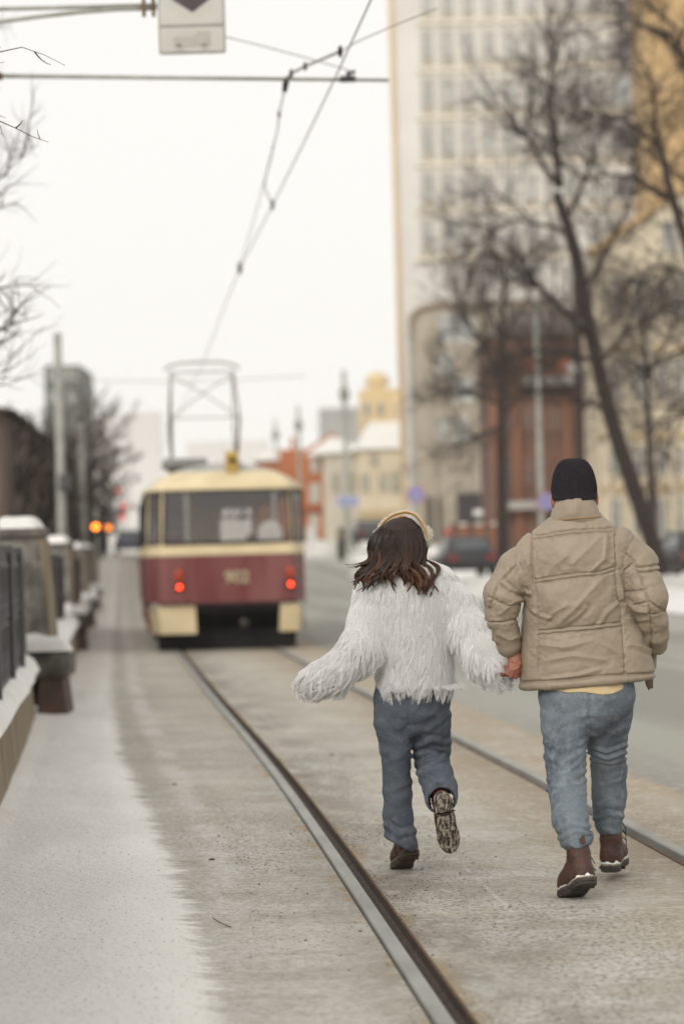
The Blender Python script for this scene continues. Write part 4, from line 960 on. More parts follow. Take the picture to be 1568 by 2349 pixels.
# ------------------------------------------------------------------ parked cars
def car(loc, yaw, label, paint, snow=True, light=None):
    root = thing('parked_car', label, 'car', loc, 'cars along the street')
    body = M('car_paint_'+label.split()[0]+str(len(MATS)), paint, tuple(c*.8 for c in paint), 2, .35, spec=.5)
    c, s = cos(yaw), sin(yaw)
    class CB(MB):
        def add(t, vs, fs, m=0): return MB.add(t, [(x*c-y*s, x*s+y*c, z) for x, y, z in vs], fs, m)
    # length along y (rear at -2.1), width 1.7
    side = [(-2.1, .35), (-2.12, .75), (-2.0, .95), (2.0, .82), (2.12, .6), (2.1, .32)]
    b = CB(); b.prism(side, lambda p: (-.85, p[0], p[1]), lambda p: (.85, p[0], p[1])); bevel(b.build('body', body, root, local=True), .09, 3)
    cab = [(-1.9, .93), (-1.45, 1.42), (.35, 1.46), (1.15, .90)]
    b = CB(); b.prism(cab, lambda p: (-.74+(p[1]-.9)*.15, p[0], p[1]), lambda p: (.74-(p[1]-.9)*.15, p[0], p[1])); bevel(b.build('cabin', body, root, local=True), .06, 3)
    gm = M('car_glass', (.05, .055, .06), (.08, .085, .09), 2, .1, spec=.6)
    b = CB(); b.add([(-.62, -1.875, 1.0), (.62, -1.875, 1.0), (.56, -1.53, 1.37), (-.56, -1.53, 1.37)], [(0, 1, 2, 3)]); b.build('rear_window', gm, root, local=True)
    b = CB(); b.add([(.62, 1.03, 1.0), (-.62, 1.03, 1.0), (-.56, .47, 1.38), (.56, .47, 1.38)], [(0, 1, 2, 3)]); b.build('windscreen', gm, root, local=True)
    for sg in (-1, 1):
        b = CB(); q = [(sg*.745, -1.5, .99), (sg*.745, .75, .96), (sg*.68, .30, 1.38), (sg*.68, -1.3, 1.36)]; b.add(q, [(0, 1, 2, 3) if sg > 0 else (3, 2, 1, 0)]); b.build('side_window', gm, root, local=True)
        for y in (-1.3, 1.35):
            w = CB(); w.tube([(sg*.66, y, .31), (sg*.88, y, .31)], .31, 20); wh = w.build('wheel', BLACK, root, local=True)
            w = CB(); w.tube([(sg*.86, y, .31), (sg*.895, y, .31)], .18, 14); w.build('hub', GALV, wh, local=True)
        b = CB(); b.box((sg*.62-.14, -2.15, .68), (sg*.62+.14, -2.08, .84)); b.build('tail_lamp', light or M('tail_lamp_off', (.22, .03, .025)), root, local=True)
    b = CB(); b.box((-.8, -2.17, .36), (.8, -2.08, .5)); bevel(b.build('bumper', BLACK, root, local=True), .02)
    if snow:
        b = CB(); b.box((-.6, -1.35, 1.455), (.6, .3, 1.53)); bevel(b.build('snow_cover', SNOW, root, local=True), .05, 3)
    return root
def parked(px, Y, yaw, label, paint, **k):
    p = D(px, 1280, Y); car((p[0], Y, float(gz(Y))+k.pop('dz', .05)), yaw, label, paint, **k)
parked(1062, 80, atan2(SLOPE, 1), 'black car parked beside the low brick wall, between the couple', (.020, .018, .022), snow=False, dz=.2)
parked(842, 128, atan2(SLOPE, 1)+.05, 'dark van-like car before the cream house, behind the long hair of the woman', (.045, .04, .04), snow=False, dz=.5)
parked(1584, 66, .1, 'dark car cut by the right edge of the picture, red tail lamp showing', (.03, .026, .03), snow=False, dz=.3, light=M('tail_lamp_red', (.34, .08, .05)))
parked(296, 150, atan2(SLOPE, 1), 'small blue-grey car with snow on its roof, far off left of the tram', (.10, .11, .15), snow=True, dz=.1)
def mound(name, px, py, Y, rx, ry, h, label):
    p = D(px, py, Y); V = []; n, k = 9, 26; g0 = float(gz(Y))
    for i in range(n):
        r = i/(n-1)
        for j in range(k):
            a = 2*pi*j/k; q = 1+.22*float(vn(np.array([cos(a)*1.4+px, sin(a)*1.4, 1.0])))
            V.append((p[0]+rx*r*q*cos(a), Y+ry*r*q*sin(a), g0-.05+h*(1-r*r)*(1+.35*float(vn(np.array([r*3*cos(a)+py, r*3*sin(a), 2.0]))))))
    f = [(i*k+j, (i+1)*k+j, (i+1)*k+(j+1) % k, i*k+(j+1) % k) for i in range(n-1) for j in range(k)]
    o = link_mesh(name, V, f, M('shovelled_snow', (.62, .60, .56), (.50, .48, .44), 1.5, .8, .3, 8), None, True); tag(o, label, 'snow heap', 'shovelled snow heaps')
mound('snow_heap', 735, 1290, 132, 2.0, 3.0, .85, 'heap of grey snow right of the tram, before the orange house')
mound('snow_heap', 930, 1310, 98, 2.2, 3.0, .7, 'heap of snow behind the right shoulder of the woman')
mound('snow_heap', 1165, 1330, 70, 2.2, 3.2, .6, 'heap of snow behind the left arm of the man')
mound('snow_heap', 1575, 1360, 58, 1.6, 3.0, .7, 'heap of snow at the right edge, beyond the right sleeve of the man')
# ------------------------------------------------------------------ strands: many thin tapered tubes in one mesh
def strand_mesh(name, P, Rr, m, parent=None, n=3, local=False, attr=None, smooth=True):
    P = np.asarray(P, float); N, K, _ = P.shape; Rr = np.broadcast_to(np.asarray(Rr, float), (N, K))
    T = np.gradient(P, axis=1); T /= np.linalg.norm(T, axis=2, keepdims=True)+1e-9
    ref = np.array([.31, .87, .37]); A = np.cross(T, ref); A /= np.linalg.norm(A, axis=2, keepdims=True)+1e-9; B = np.cross(T, A)
    ang = 2*pi*np.arange(n)/n
    V = P[:, :, None, :] + Rr[:, :, None, None]*(A[:, :, None, :]*np.cos(ang)[None, None, :, None] + B[:, :, None, :]*np.sin(ang)[None, None, :, None])
    idx = np.arange(N*K*n).reshape(N, K, n); a = idx[:, :-1, :]; c = idx[:, 1:, :]
    f = np.stack([a, np.roll(a, -1, 2), np.roll(c, -1, 2), c], -1).reshape(-1, 4)
    at = None if attr is None else np.repeat(np.broadcast_to(attr, (N, K)).reshape(-1), n)
    return link_mesh(name, V.reshape(-1, 3), f, m, parent, smooth, local=local, attr=at)
def resample(pts, k):
    pts = np.asarray(pts, float); d = np.r_[0, np.cumsum(np.linalg.norm(np.diff(pts, axis=0), axis=1))]
    t = np.linspace(0, d[-1], k); return np.stack([np.interp(t, d, pts[:, i]) for i in range(pts.shape[1])], 1)
KP = 7
class Tree:
    def __init__(s, seed): s.r = np.random.default_rng(seed); s.big = []; s.bigr = []; s.tw = []; s.twr = []
    def path(s, p, d, ln, up, wob):
        q = [np.array(p, float)]; d = np.array(d, float); d /= np.linalg.norm(d)
        for i in range(KP-1):
            d = d + s.r.normal(0, wob, 3) + [0, 0, up]; d /= np.linalg.norm(d); q.append(q[-1]+d*ln/(KP-1))
        return np.array(q)
    def put(s, path, r0, r1, twig):
        rr = np.linspace(r0, r1, len(path))
        if twig: s.tw.append(resample(path, KP)); s.twr.append(np.linspace(r0, r1, KP))
        else: s.big.append(path); s.bigr.append(rr)
    def grow(s, path, r0, lv, num, ln, up=.02, spread=.9, start=.25, rmin=.004):
        if lv < 0: return
        k = len(path); path = np.asarray(path, float)
        for _ in range(num):
            t = s.r.uniform(start, 1.0)*(k-1); i = min(int(t), k-2); f = t-i
            p = path[i]*(1-f)+path[i+1]*f; d = path[i+1]-path[i]; d /= np.linalg.norm(d)+1e-9
            v = s.r.normal(0, 1, 3); v -= d*v.dot(d); v /= np.linalg.norm(v)
            nd = d*s.r.uniform(.45, .9)+v*spread*s.r.uniform(.5, 1.1)+[0, 0, .12]
            L = ln*s.r.uniform(.55, 1.25)*(1-.35*t/(k-1)); q = s.path(p, nd, L, up, .13)
            rr = max(rmin, r0*.5*s.r.uniform(.6, 1.1)); s.put(q, rr, max(rmin*.7, rr*.35), lv < 2)
            s.grow(q, rr, lv-1, max(2, int(num*.72)), ln*.52, up, spread, .15, rmin)
    def build(s, root, local=False, wood=BARK, twig=BARK2):
        mb = MB()
        for p, r in zip(s.big, s.bigr): mb.tube(p, r, 8)
        mb.build('trunk', wood, root, True, local)
        strand_mesh('crown', np.array(s.tw), np.array(s.twr), twig, root, 3, local)
def guided(seed, label, base, trunk, limbs, Y, lv=2, num=7, ln=1.5, group='bare trees along the right pavement', extra=0, rmin=.0085):
    t = Tree(seed); k = Y/F
    P3 = lambda q, dy=0: D(q[0], q[1], Y+dy)
    tp = resample([list(P3(q))+[q[2]*k/2] for q in trunk], 14)
    tp[:, 1] += np.linspace(0, 1, 14)*t.r.normal(0, .5)
    root = thing('bare_tree', label, 'tree', (tp[0, 0], tp[0, 1], tp[0, 2]), group)
    t.put(tp[:, :3], 0, 0, False); t.bigr[-1] = tp[:, 3]
    if extra: t.grow(tp[5:, :3], .06, lv, extra, ln*1.3, rmin=rmin)
    for li in limbs:
        dy0 = t.r.uniform(-.1, .1); dyn = t.r.uniform(-1.2, 1.2); m = len(li)
        q = resample([list(P3(p, dy0+dyn*i/(m-1)))+[p[2]*k/2] for i, p in enumerate(li)], 10)
        t.put(q[:, :3], 0, 0, False); t.bigr[-1] = q[:, 3]
        t.grow(q[:, :3], float(q[0, 3])*.8, lv, num, ln, rmin=rmin)
    t.build(root); return root
guided(3, 'dark leaning bare tree rising behind the right shoulder of the man', None,
       [(1545, 1405, 46), (1508, 1278, 40), (1470, 1160, 39), (1430, 1040, 38), (1400, 940, 36), (1376, 830, 34), (1356, 740, 33), (1342, 660, 32), (1326, 564, 30), (1304, 490, 26), (1283, 429, 22)],
       [[(1283, 429, 20), (1274, 347, 15), (1265, 260, 11), (1262, 200, 8), (1267, 130, 4)], [(1283, 429, 16), (1248, 386, 12), (1217, 330, 9), (1191, 295, 7), (1161, 251, 4)],
        [(1321, 559, 14), (1274, 520, 10), (1235, 516, 8), (1180, 500, 5), (1110, 540, 3)], [(1343, 763, 18), (1300, 720, 15), (1256, 676, 13), (1209, 629, 10), (1183, 620, 8), (1118, 564, 4)],
        [(1382, 934, 12), (1321, 917, 10), (1260, 895, 8), (1190, 900, 4)], [(1356, 826, 12), (1300, 810, 9), (1235, 800, 7), (1150, 830, 4)],
        [(1342, 660, 14), (1400, 560, 10), (1440, 470, 7), (1470, 380, 4)], [(1304, 490, 12), (1345, 400, 9), (1372, 310, 6), (1380, 230, 3)], [(1376, 830, 12), (1440, 760, 9), (1500, 720, 6), (1550, 700, 3)]],
       60, 2, 9, 2.7)
guided(5, 'bare tree at the right edge whose limbs arch across the ochre block', None,
       [(1690, 1420, 44), (1670, 1100, 42), (1640, 850, 38), (1605, 680, 32), (1568, 559, 26), (1534, 455, 22), (1517, 390, 18), (1508, 338, 15)],
       [[(1508, 338, 13), (1469, 299, 11), (1421, 269, 9), (1374, 260, 6), (1310, 275, 3)], [(1508, 338, 12), (1500, 260, 10), (1495, 195, 8), (1473, 143, 6), (1440, 80, 3)],
        [(1534, 455, 14), (1495, 438, 11), (1447, 407, 9), (1387, 399, 5), (1330, 420, 3)], [(1640, 850, 24), (1620, 500, 20), (1610, 250, 16), (1568, 82, 13), (1512, 78, 11), (1452, 52, 8), (1400, 43, 5), (1340, 70, 3)],
        [(1512, 78, 10), (1550, 120, 9), (1585, 190, 6)], [(1568, 82, 10), (1520, 40, 8), (1470, 0, 5), (1430, -30, 3)], [(1605, 680, 14), (1560, 620, 10), (1500, 610, 7), (1440, 640, 4)],
        [(1640, 850, 15), (1580, 800, 11), (1520, 820, 7), (1470, 870, 4)], [(1655, 980, 14), (1590, 930, 9), (1540, 960, 6), (1500, 1010, 3)]],
       55, 2, 9, 2.6)
guided(8, 'straight dark bare tree in front of the left end of the brick house', None,
       [(1152, 1300, 30), (1150, 1150, 28), (1148, 1000, 25), (1148, 880, 21), (1146, 775, 17), (1150, 690, 11), (1152, 620, 6)],
       [[(1148, 880, 12), (1110, 800, 9), (1075, 740, 6), (1045, 700, 3)], [(1146, 800, 11), (1180, 730, 8), (1210, 680, 5), (1225, 640, 3)], [(1148, 930, 10), (1090, 900, 7), (1050, 890, 5), (1010, 900, 3)],
        [(1148, 980, 10), (1100, 1000, 7), (1060, 1020, 4)], [(1148, 960, 10), (1200, 900, 7), (1240, 880, 4)], [(1146, 775, 9), (1120, 700, 6), (1100, 640, 3)]],
       84, 2, 10, 2.4)
guided(11, 'slim bare tree close behind the leaning one, before the brick house', None,
       [(1336, 1300, 22), (1332, 1150, 20), (1328, 1000, 18), (1326, 850, 15), (1322, 740, 12), (1318, 660, 8), (1310, 580, 5)],
       [[(1326, 850, 9), (1290, 780, 7), (1255, 740, 4)], [(1322, 740, 9), (1360, 660, 6), (1385, 600, 4)], [(1328, 950, 8), (1370, 900, 6), (1410, 880, 3)], [(1326, 800, 8), (1280, 830, 5), (1230, 860, 3)]],
       80, 2, 8, 2.5)
guided(13, 'bare tree before the cream palace, between the leaning tree and the right edge', None,
       [(1500, 1290, 20), (1494, 1100, 18), (1490, 960, 15), (1488, 840, 11), (1480, 740, 7), (1478, 670, 4)],
       [[(1490, 960, 9), (1450, 880, 7), (1425, 800, 4)], [(1488, 860, 9), (1530, 780, 6), (1560, 700, 4)], [(1490, 1000, 8), (1545, 930, 6), (1590, 900, 3)], [(1488, 840, 8), (1440, 760, 5), (1410, 720, 3)]],
       82, 2, 10, 3.2)
# left side: twigs reaching in from trees that stand beyond the edge
guided(21, 'near bare tree whose fine twigs poke in at the left edge under the steel arm', None,
       [(-560, 1990, 90), (-500, 1400, 78), (-420, 950, 60), (-340, 650, 42), (-270, 350, 24), (-225, 100, 12), (-200, -150, 4)],
       [[(-340, 650, 14), (-160, 430, 7), (-60, 300, 3), (0, 262, 2), (14, 270, 1)], [(-275, 370, 12), (-120, 270, 6), (-20, 270, 3), (30, 290, 2.4), (70, 312, 1.8), (112, 326, 1.2)],
        [(-262, 300, 12), (-120, 200, 6), (-30, 130, 3), (40, 105, 2.2), (90, 120, 1.6), (150, 150, 1)]],
       10.8, 0, 5, .13, 'bare trees behind the stone fence', rmin=.0014)
guided(22, 'blurred bare tree hanging fine branches over the left edge above the masts', None,
       [(-190, 1665, 80), (-165, 1250, 70), (-135, 950, 52), (-105, 700, 32), (-85, 480, 16), (-75, 250, 8), (-80, 50, 3)],
       [[(-125, 950, 16), (-70, 830, 8), (-20, 760, 4), (20, 755, 2), (50, 770, 1)], [(-100, 700, 12), (-60, 560, 7), (-20, 430, 3), (40, 370, 2), (90, 330, 1)], [(-110, 760, 12), (-60, 680, 6), (-10, 660, 3), (35, 690, 1.5)],
        [(-90, 600, 10), (-60, 460, 5), (-20, 420, 2.5), (20, 400, 1.5)], [(-130, 1000, 12), (-70, 900, 6), (-20, 860, 4), (20, 850, 2)], [(-80, 500, 10), (-80, 300, 6), (-50, 150, 3), (-20, 60, 1.5)]],
       21, 1, 9, .7, 'bare trees behind the stone fence', rmin=.0018)
def grown_tree(seed, loc, label, h, group, lv=3, num=6):
    t = Tree(seed); root = thing('bare_tree', label, 'tree', loc, group)
    tr = t.path((0, 0, -.2), (t.r.normal(0, .05), t.r.normal(0, .05), 1), h*.72, .03, .05); t.put(tr, h*.022, h*.007, False)
    t.grow(tr, h*.016, lv, num, h*.36, .05, .8, .22, .018); t.build(root, True, twig=M('brown_twigs', (.10, .068, .052), (.065, .045, .036), 5, .9)); return root
GL = 'bare trees before the brown brick building'
treeA = grown_tree(31, street(-3.6, 58), 'dense bare tree behind the masts, nearest of the row before the brown building', 5.6, GL)
treeB = grown_tree(32, street(-5.2, 66), 'bare tree left of the mast with the dark box, its twigs against the sky', 6.2, GL)
treeC = grown_tree(33, street(-2.7, 104), 'tall dense brown bare tree right of the shorter mast', 8.6, GL, 3, 8)
for src, u, Y, rz, sc, lab in ((treeA, -3.2, 74, 2.1, 1.05, 'bare tree between the two concrete masts, before the brown building'),
                              (treeC, -3.1, 88, .8, .95, 'dense bare tree behind the shorter mast, before the brown building'),
                              (treeC, -2.2, 122, 4.0, 1.05, 'dense bare tree just above the amber signal'),
                              (treeC, -2.0, 142, 5.1, 1.0, 'dense bare tree right of the amber signal, before the end of the brown building'),
                              (treeC, -1.9, 168, 1.5, 1.0, 'hazy bare tree over the far snow-roofed car'),
                              (treeC, -2.3, 205, 2.9, 1.0, 'farthest hazy bare tree of the row, beside the dim red lights'),
                              (treeC, -4.6, 78, 3.9, 1.0, 'dense bare tree left of the mast with the dark box, over the brown roof'),
                              (treeC, -3.3, 56, 2.4, .62, 'small dense bare tree between the left edge and the tall mast'),
                              (treeC, -2.9, 64, 5.6, .70, 'small dense bare tree just left of the tall mast with the dark box'),
                              (treeC, -2.5, 97, 1.2, .95, 'dense bare tree between the two masts, in front of the dark hazy tower'),
                              (treeB, -6.5, 52, 3.3, .95, 'bare tree at the left edge behind the nearest pillar cap')):
    o = copy_tree(src); o.location = [float(c) for c in street(u, Y)]; o.rotation_euler = (0, 0, rz); o.scale = (sc, sc, sc); o['label'] = lab
# ------------------------------------------------------------------ modelling by distance fields
class Field:
    def __init__(s, lo, hi, h):
        s.lo = np.array(lo, float); s.h = h; s.n = np.ceil((np.array(hi)-s.lo)/h).astype(int)+1
        s.ax = [s.lo[i]+h*np.arange(s.n[i]) for i in range(3)]
        s.V = np.full(s.n, .2, np.float32)
    def sl(s, lo, hi):
        r = []
        for i in range(3):
            a = max(0, int((lo[i]-s.lo[i])/s.h)-1); b = min(s.n[i], int((hi[i]-s.lo[i])/s.h)+3); r.append(slice(a, max(a, b)))
        return tuple(r)
    def grid(s, r):
        return np.meshgrid(s.ax[0][r[0]].astype(np.float32), s.ax[1][r[1]].astype(np.float32), s.ax[2][r[2]].astype(np.float32), indexing='ij')
    def comb(s, r, d, k, sub=False):
        v = s.V[r]; d = d.astype(np.float32)
        if sub: s.V[r] = np.maximum(v, -d); return
        if k > 0:
            hh = np.maximum(k-np.abs(v-d), 0)/k; s.V[r] = np.minimum(v, d)-hh*hh*k*.25
        else: s.V[r] = np.minimum(v, d)
    def cone(s, a, b, ra, rb, k=.02, ky=1.0, sub=False):
        a, b = np.array(a, float), np.array(b, float); mr = max(ra, rb)*max(1, ky)+k+s.h*2
        r = s.sl(np.minimum(a, b)-mr, np.maximum(a, b)+mr); X, Y, Z = s.grid(r)
        if X.size == 0: return
        d = b-a; dy = d[1]/ky; L = d[0]**2+dy**2+d[2]**2+1e-12
        px, py, pz = X-a[0], (Y-a[1])/ky, Z-a[2]
        t = np.clip((px*d[0]+py*dy+pz*d[2])/L, 0, 1)
        s.comb(r, np.sqrt((px-t*d[0])**2+(py-t*dy)**2+(pz-t*d[2])**2)-(ra+(rb-ra)*t), k, sub)
    def chain(s, pts, k=.02, ky=1.0, sub=False):
        for p, q in zip(pts[:-1], pts[1:]): s.cone(p[:3], q[:3], p[3], q[3], k, ky, sub)
    def ell(s, c, R3, k=.01, rot=None, sub=False):
        c = np.array(c, float); m = max(R3)+k+s.h*2; r = s.sl(c-m, c+m); X, Y, Z = s.grid(r)
        if X.size == 0: return
        P = np.stack([X-c[0], Y-c[1], Z-c[2]], -1)
        if rot is not None: P = P @ np.array(rot, np.float32)
        q = P/np.array(R3, np.float32); kk = np.linalg.norm(q, axis=-1); k1 = np.linalg.norm(q/np.array(R3, np.float32), axis=-1)+1e-6
        s.comb(r, kk*(kk-1)/k1, k, sub)
    def loft(s, secs, k=.02, p=2.4, ztop=None, zbot=None, sub=False):
        # secs: (z, cx, cy, a, b) from the bottom upward
        S_ = np.array(sorted(secs)); z0, z1 = S_[0, 0], S_[-1, 0]; m = k+.03
        lo = [min(S_[:, 1]-S_[:, 3])-m, min(S_[:, 2]-S_[:, 4])-m, z0-m-.12]; hi = [max(S_[:, 1]+S_[:, 3])+m, max(S_[:, 2]+S_[:, 4])+m, z1+m]
        r = s.sl(lo, hi); X, Y, Z = s.grid(r); zz = s.ax[2][r[2]]
        f = [np.interp(zz, S_[:, 0], S_[:, i]).astype(np.float32)[None, None, :] for i in (1, 2, 3, 4)]
        q = (np.abs((X-f[0])/f[2])**p + np.abs((Y-f[1])/f[3])**p)**(1/p)
        d = (q-1)*np.minimum(f[2], f[3])
        d = np.maximum(d, Z-z1 if ztop is None else Z-ztop(X)); d = np.maximum(d, z0-Z if zbot is None else zbot(X)-Z)
        s.comb(r, d, k, sub)
    def mesh(s, smooth=2):
        V = s.V; I = V < 0; n = s.n
        cnt = np.zeros(n-1, np.int8)
        for dx in (0, 1):
            for dy in (0, 1):
                for dz in (0, 1): cnt += I[dx:n[0]-1+dx, dy:n[1]-1+dy, dz:n[2]-1+dz]
        act = (cnt > 0) & (cnt < 8); ijk = np.argwhere(act); idx = np.full(n-1, -1, np.int64); idx[act] = np.arange(len(ijk))
        acc = np.zeros((len(ijk), 3)); c = np.zeros(len(ijk)); co = [(a, b, d) for a in (0, 1) for b in (0, 1) for d in (0, 1)]
        val = {o: V[ijk[:, 0]+o[0], ijk[:, 1]+o[1], ijk[:, 2]+o[2]].astype(float) for o in co}
        for o in co:
            for ax in range(3):
                if o[ax] == 0:
                    p = list(o); p[ax] = 1; p = tuple(p); a, b = val[o], val[p]; m = (a < 0) != (b < 0)
                    t = np.where(m, a/np.where(m, a-b, 1), 0); q = np.array(o, float)[None, :].repeat(len(ijk), 0); q[:, ax] = t
                    acc[m] += q[m]; c[m] += 1
        P = s.lo + (ijk+acc/c[:, None])*s.h
        F_ = []
        for ax in range(3):
            a1, a2 = [(1, 2), (2, 0), (0, 1)][ax]
            sa = [slice(1, -1)]*3; sb = [slice(1, -1)]*3; sa[ax] = slice(0, -1); sb[ax] = slice(1, None)
            A, B = I[tuple(sa)], I[tuple(sb)]; e = np.argwhere(A != B)
            g = e.copy(); g[:, a1] += 1; g[:, a2] += 1
            out = A[e[:, 0], e[:, 1], e[:, 2]]
            def cell(d1, d2):
                q = g.copy(); q[:, a1] += d1; q[:, a2] += d2; return idx[q[:, 0], q[:, 1], q[:, 2]]
            quad = np.stack([cell(-1, -1), cell(0, -1), cell(0, 0), cell(-1, 0)], 1); quad[~out] = quad[~out][:, ::-1]; F_.append(quad)
        Q = np.concatenate(F_); Q = Q[(Q >= 0).all(1)]
        for _ in range(smooth): P = lap(P, Q, .5)
        return P, Q
def lap(P, Q, w):
    e = np.concatenate([Q[:, [0, 1]], Q[:, [1, 2]], Q[:, [2, 3]], Q[:, [3, 0]]])
    n = len(P); s_ = np.stack([np.bincount(e[:, 0], P[e[:, 1], i], n)+np.bincount(e[:, 1], P[e[:, 0], i], n) for i in range(3)], 1)
    c = np.bincount(e[:, 0], minlength=n)+np.bincount(e[:, 1], minlength=n)
    return P*(1-w)+w*s_/np.maximum(c, 1)[:, None]
def normals(P, Q):
    fn = np.cross(P[Q[:, 2]]-P[Q[:, 0]], P[Q[:, 3]]-P[Q[:, 1]]); N = np.zeros_like(P)
    for k in range(4):
        for i in range(3): N[:, i] += np.bincount(Q[:, k], fn[:, i], len(P))
    return N/(np.linalg.norm(N, axis=1, keepdims=True)+1e-12)
def pdist(px, py, line):
    best = np.full(len(px), 1e9)
    for (x0, y0), (x1, y1) in zip(line[:-1], line[1:]):
        dx, dy = x1-x0, y1-y0; t = np.clip(((px-x0)*dx+(py-y0)*dy)/(dx*dx+dy*dy+1e-9), 0, 1)
        best = np.minimum(best, np.hypot(px-x0-t*dx, py-y0-t*dy))
    return best
def vcoords(P, scale): return np.asarray(P)*np.asarray(scale)

# cloth, leather, skin
def cloth(name, c, c2, scale, stretch, rough, wscale=220, bump=.25, extra=None):
    m = M(name, c, c2, scale, rough, bump, wscale, stretch, spec=.2, sheen=.0); return m
def nylon():
    m = M('khaki_nylon', (.287, .232, .170), (.247, .198, .144), 7, .52, 0, spec=.4); n, l = m.node_tree.nodes, m.node_tree.links; b = n['Principled BSDF']
    tc = n.new('ShaderNodeTexCoord'); w = n.new('ShaderNodeTexNoise'); w.inputs['Scale'].default_value = 9; w.inputs['Detail'].default_value = 3
    mx_ = n.new('ShaderNodeMix'); mx_.data_type = 'VECTOR'; mx_.inputs[0].default_value = .10
    l.new(tc.outputs['Object'], w.inputs['Vector']); l.new(tc.outputs['Object'], mx_.inputs[4]); l.new(w.outputs['Color'], mx_.inputs[5])
    v = n.new('ShaderNodeTexVoronoi'); v.feature = 'F1'; v.inputs['Scale'].default_value = 15; l.new(mx_.outputs[1], v.inputs['Vector'])
    v2 = n.new('ShaderNodeTexVoronoi'); v2.feature = 'F1'; v2.inputs['Scale'].default_value = 34; l.new(mx_.outputs[1], v2.inputs['Vector'])
    f = n.new('ShaderNodeTexNoise'); f.inputs['Scale'].default_value = 420; f.inputs['Detail'].default_value = 2; l.new(tc.outputs['Object'], f.inputs['Vector'])
    h = math(n, l, 'ADD', math(n, l, 'MULTIPLY', v.outputs['Distance'], 1.0), math(n, l, 'ADD', math(n, l, 'MULTIPLY', v2.outputs['Distance'], .45), math(n, l, 'MULTIPLY', f.outputs[0], .10)))
    bp = n.new('ShaderNodeBump'); bp.inputs['Strength'].default_value = .30; bp.inputs['Distance'].default_value = .012; l.new(h, bp.inputs['Height']); l.new(bp.outputs[0], b.inputs['Normal']); return m
PUFF = nylon()
def denim(name, c, c2, thread):
    m = bpy.data.materials.new(name); m.use_nodes = True; n, l = m.node_tree.nodes, m.node_tree.links; b = n['Principled BSDF']
    tc = n.new('ShaderNodeTexCoord')
    def nz(sc, st, det, p0, p1):
        mp = n.new('ShaderNodeMapping'); mp.inputs['Scale'].default_value = st; q = n.new('ShaderNodeTexNoise'); q.inputs['Scale'].default_value = sc; q.inputs['Detail'].default_value = det
        l.new(tc.outputs['Object'], mp.inputs[0]); l.new(mp.outputs[0], q.inputs['Vector']); return ramp(n, l, q.outputs[0], p0, p1), q.outputs[0]
    fade, _ = nz(4.5, (1, 1, .8), 3, .36, .66); slub, h_ = nz(230, (1, 1, .22), 3, .36, .64); wear, _ = nz(26, (1.2, 1.2, 1.0), 6, .45, .7)
    col = mixc(n, l, fade, c, c2); col = mixc(n, l, math(n, l, 'MULTIPLY', wear, .35), col, thread); col = mixc(n, l, math(n, l, 'MULTIPLY', slub, .25), col, thread)
    l.new(col, b.inputs['Base Color']); b.inputs['Roughness'].default_value = .88; b.inputs['Specular IOR Level'].default_value = .15
    bp = n.new('ShaderNodeBump'); bp.inputs['Strength'].default_value = .35; bp.inputs['Distance'].default_value = .004; l.new(h_, bp.inputs['Height']); l.new(bp.outputs[0], b.inputs['Normal']); return m
DENIM_L = denim('pale_worn_denim', (.150, .178, .202), (.062, .078, .100), (.29, .318, .338))
DENIM_D = denim('grey_blue_denim', (.082, .096, .120), (.062, .073, .094), (.16, .18, .205))
LEATHER = M('brown_boot_leather', (.078, .034, .024), (.045, .021, .017), 22, .55, .25, 60)
SOLE = M('dark_rubber_sole', (.035, .028, .025), (.06, .05, .043), 30, .75, .4, 80)
CRUSTED = M('snow_crusted_sole', (.045, .032, .025), (.40, .35, .28), 95, .85, .5, 120, (1.0, .45, .45), lo=.45, hi=.66)
SKIN = M('cold_skin', (.34, .145, .095), (.24, .088, .060), 14, .5, .1, 120)
KNIT = M('dark_navy_knit', (.011, .0085, .012), (.017, .0135, .018), 60, .95, .3, 200)
SHIRT = M('cream_shirt', (.60, .47, .27), (.55, .42, .24), 6, .85, .1)
def fur_material():
    m = bpy.data.materials.new('white_fur'); m.use_nodes = True; n, l = m.node_tree.nodes, m.node_tree.links
    b = n['Principled BSDF']; b.inputs['Base Color'].default_value = (.985, .98, .97, 1); b.inputs['Roughness'].default_value = .7; b.inputs['Specular IOR Level'].default_value = .3
    t = n.new('ShaderNodeBsdfTranslucent'); t.inputs[0].default_value = (.985, .98, .97, 1)
    q = n.new('ShaderNodeMixShader'); q.inputs[0].default_value = .55
    l.new(b.outputs[0], q.inputs[1]); l.new(t.outputs[0], q.inputs[2]); l.new(q.outputs[0], n['Material Output'].inputs[0]); return m
FUR = fur_material()
FURBASE = M('white_fur_backing', (.93, .92, .905), (.89, .875, .86), 30, .9, .4, 60)
BAND = M('cream_fleece', (.74, .70, .62), (.66, .61, .52), 30, .95, .4, 60)
BANDIN = M('tan_band', (.46, .25, .075), (.40, .21, .06), 12, .7)
def hair_material():
    m = bpy.data.materials.new('brown_hair'); m.use_nodes = True; n, l = m.node_tree.nodes, m.node_tree.links; b = n['Principled BSDF']
    a = n.new('ShaderNodeAttribute'); a.attribute_name = 't'; r = n.new('ShaderNodeValToRGB')
    e = r.color_ramp.elements; e[0].position = .38; e[0].color = (.022, .0105, .0075, 1); e[1].position = 1.0; e[1].color = (.125, .05, .02, 1)
    q = r.color_ramp.elements.new(.74); q.color = (.045, .020, .011, 1)
    l.new(a.outputs['Fac'], r.inputs[0]); l.new(r.outputs[0], b.inputs['Base Color']); b.inputs['Roughness'].default_value = .42; b.inputs['Specular IOR Level'].default_value = .45
    return m
HAIR = hair_material(); HAIRBASE = M('hair_base', (.018, .009, .0065), (.028, .013, .009), 30, .6, .3, 80, (3, 3, .4))

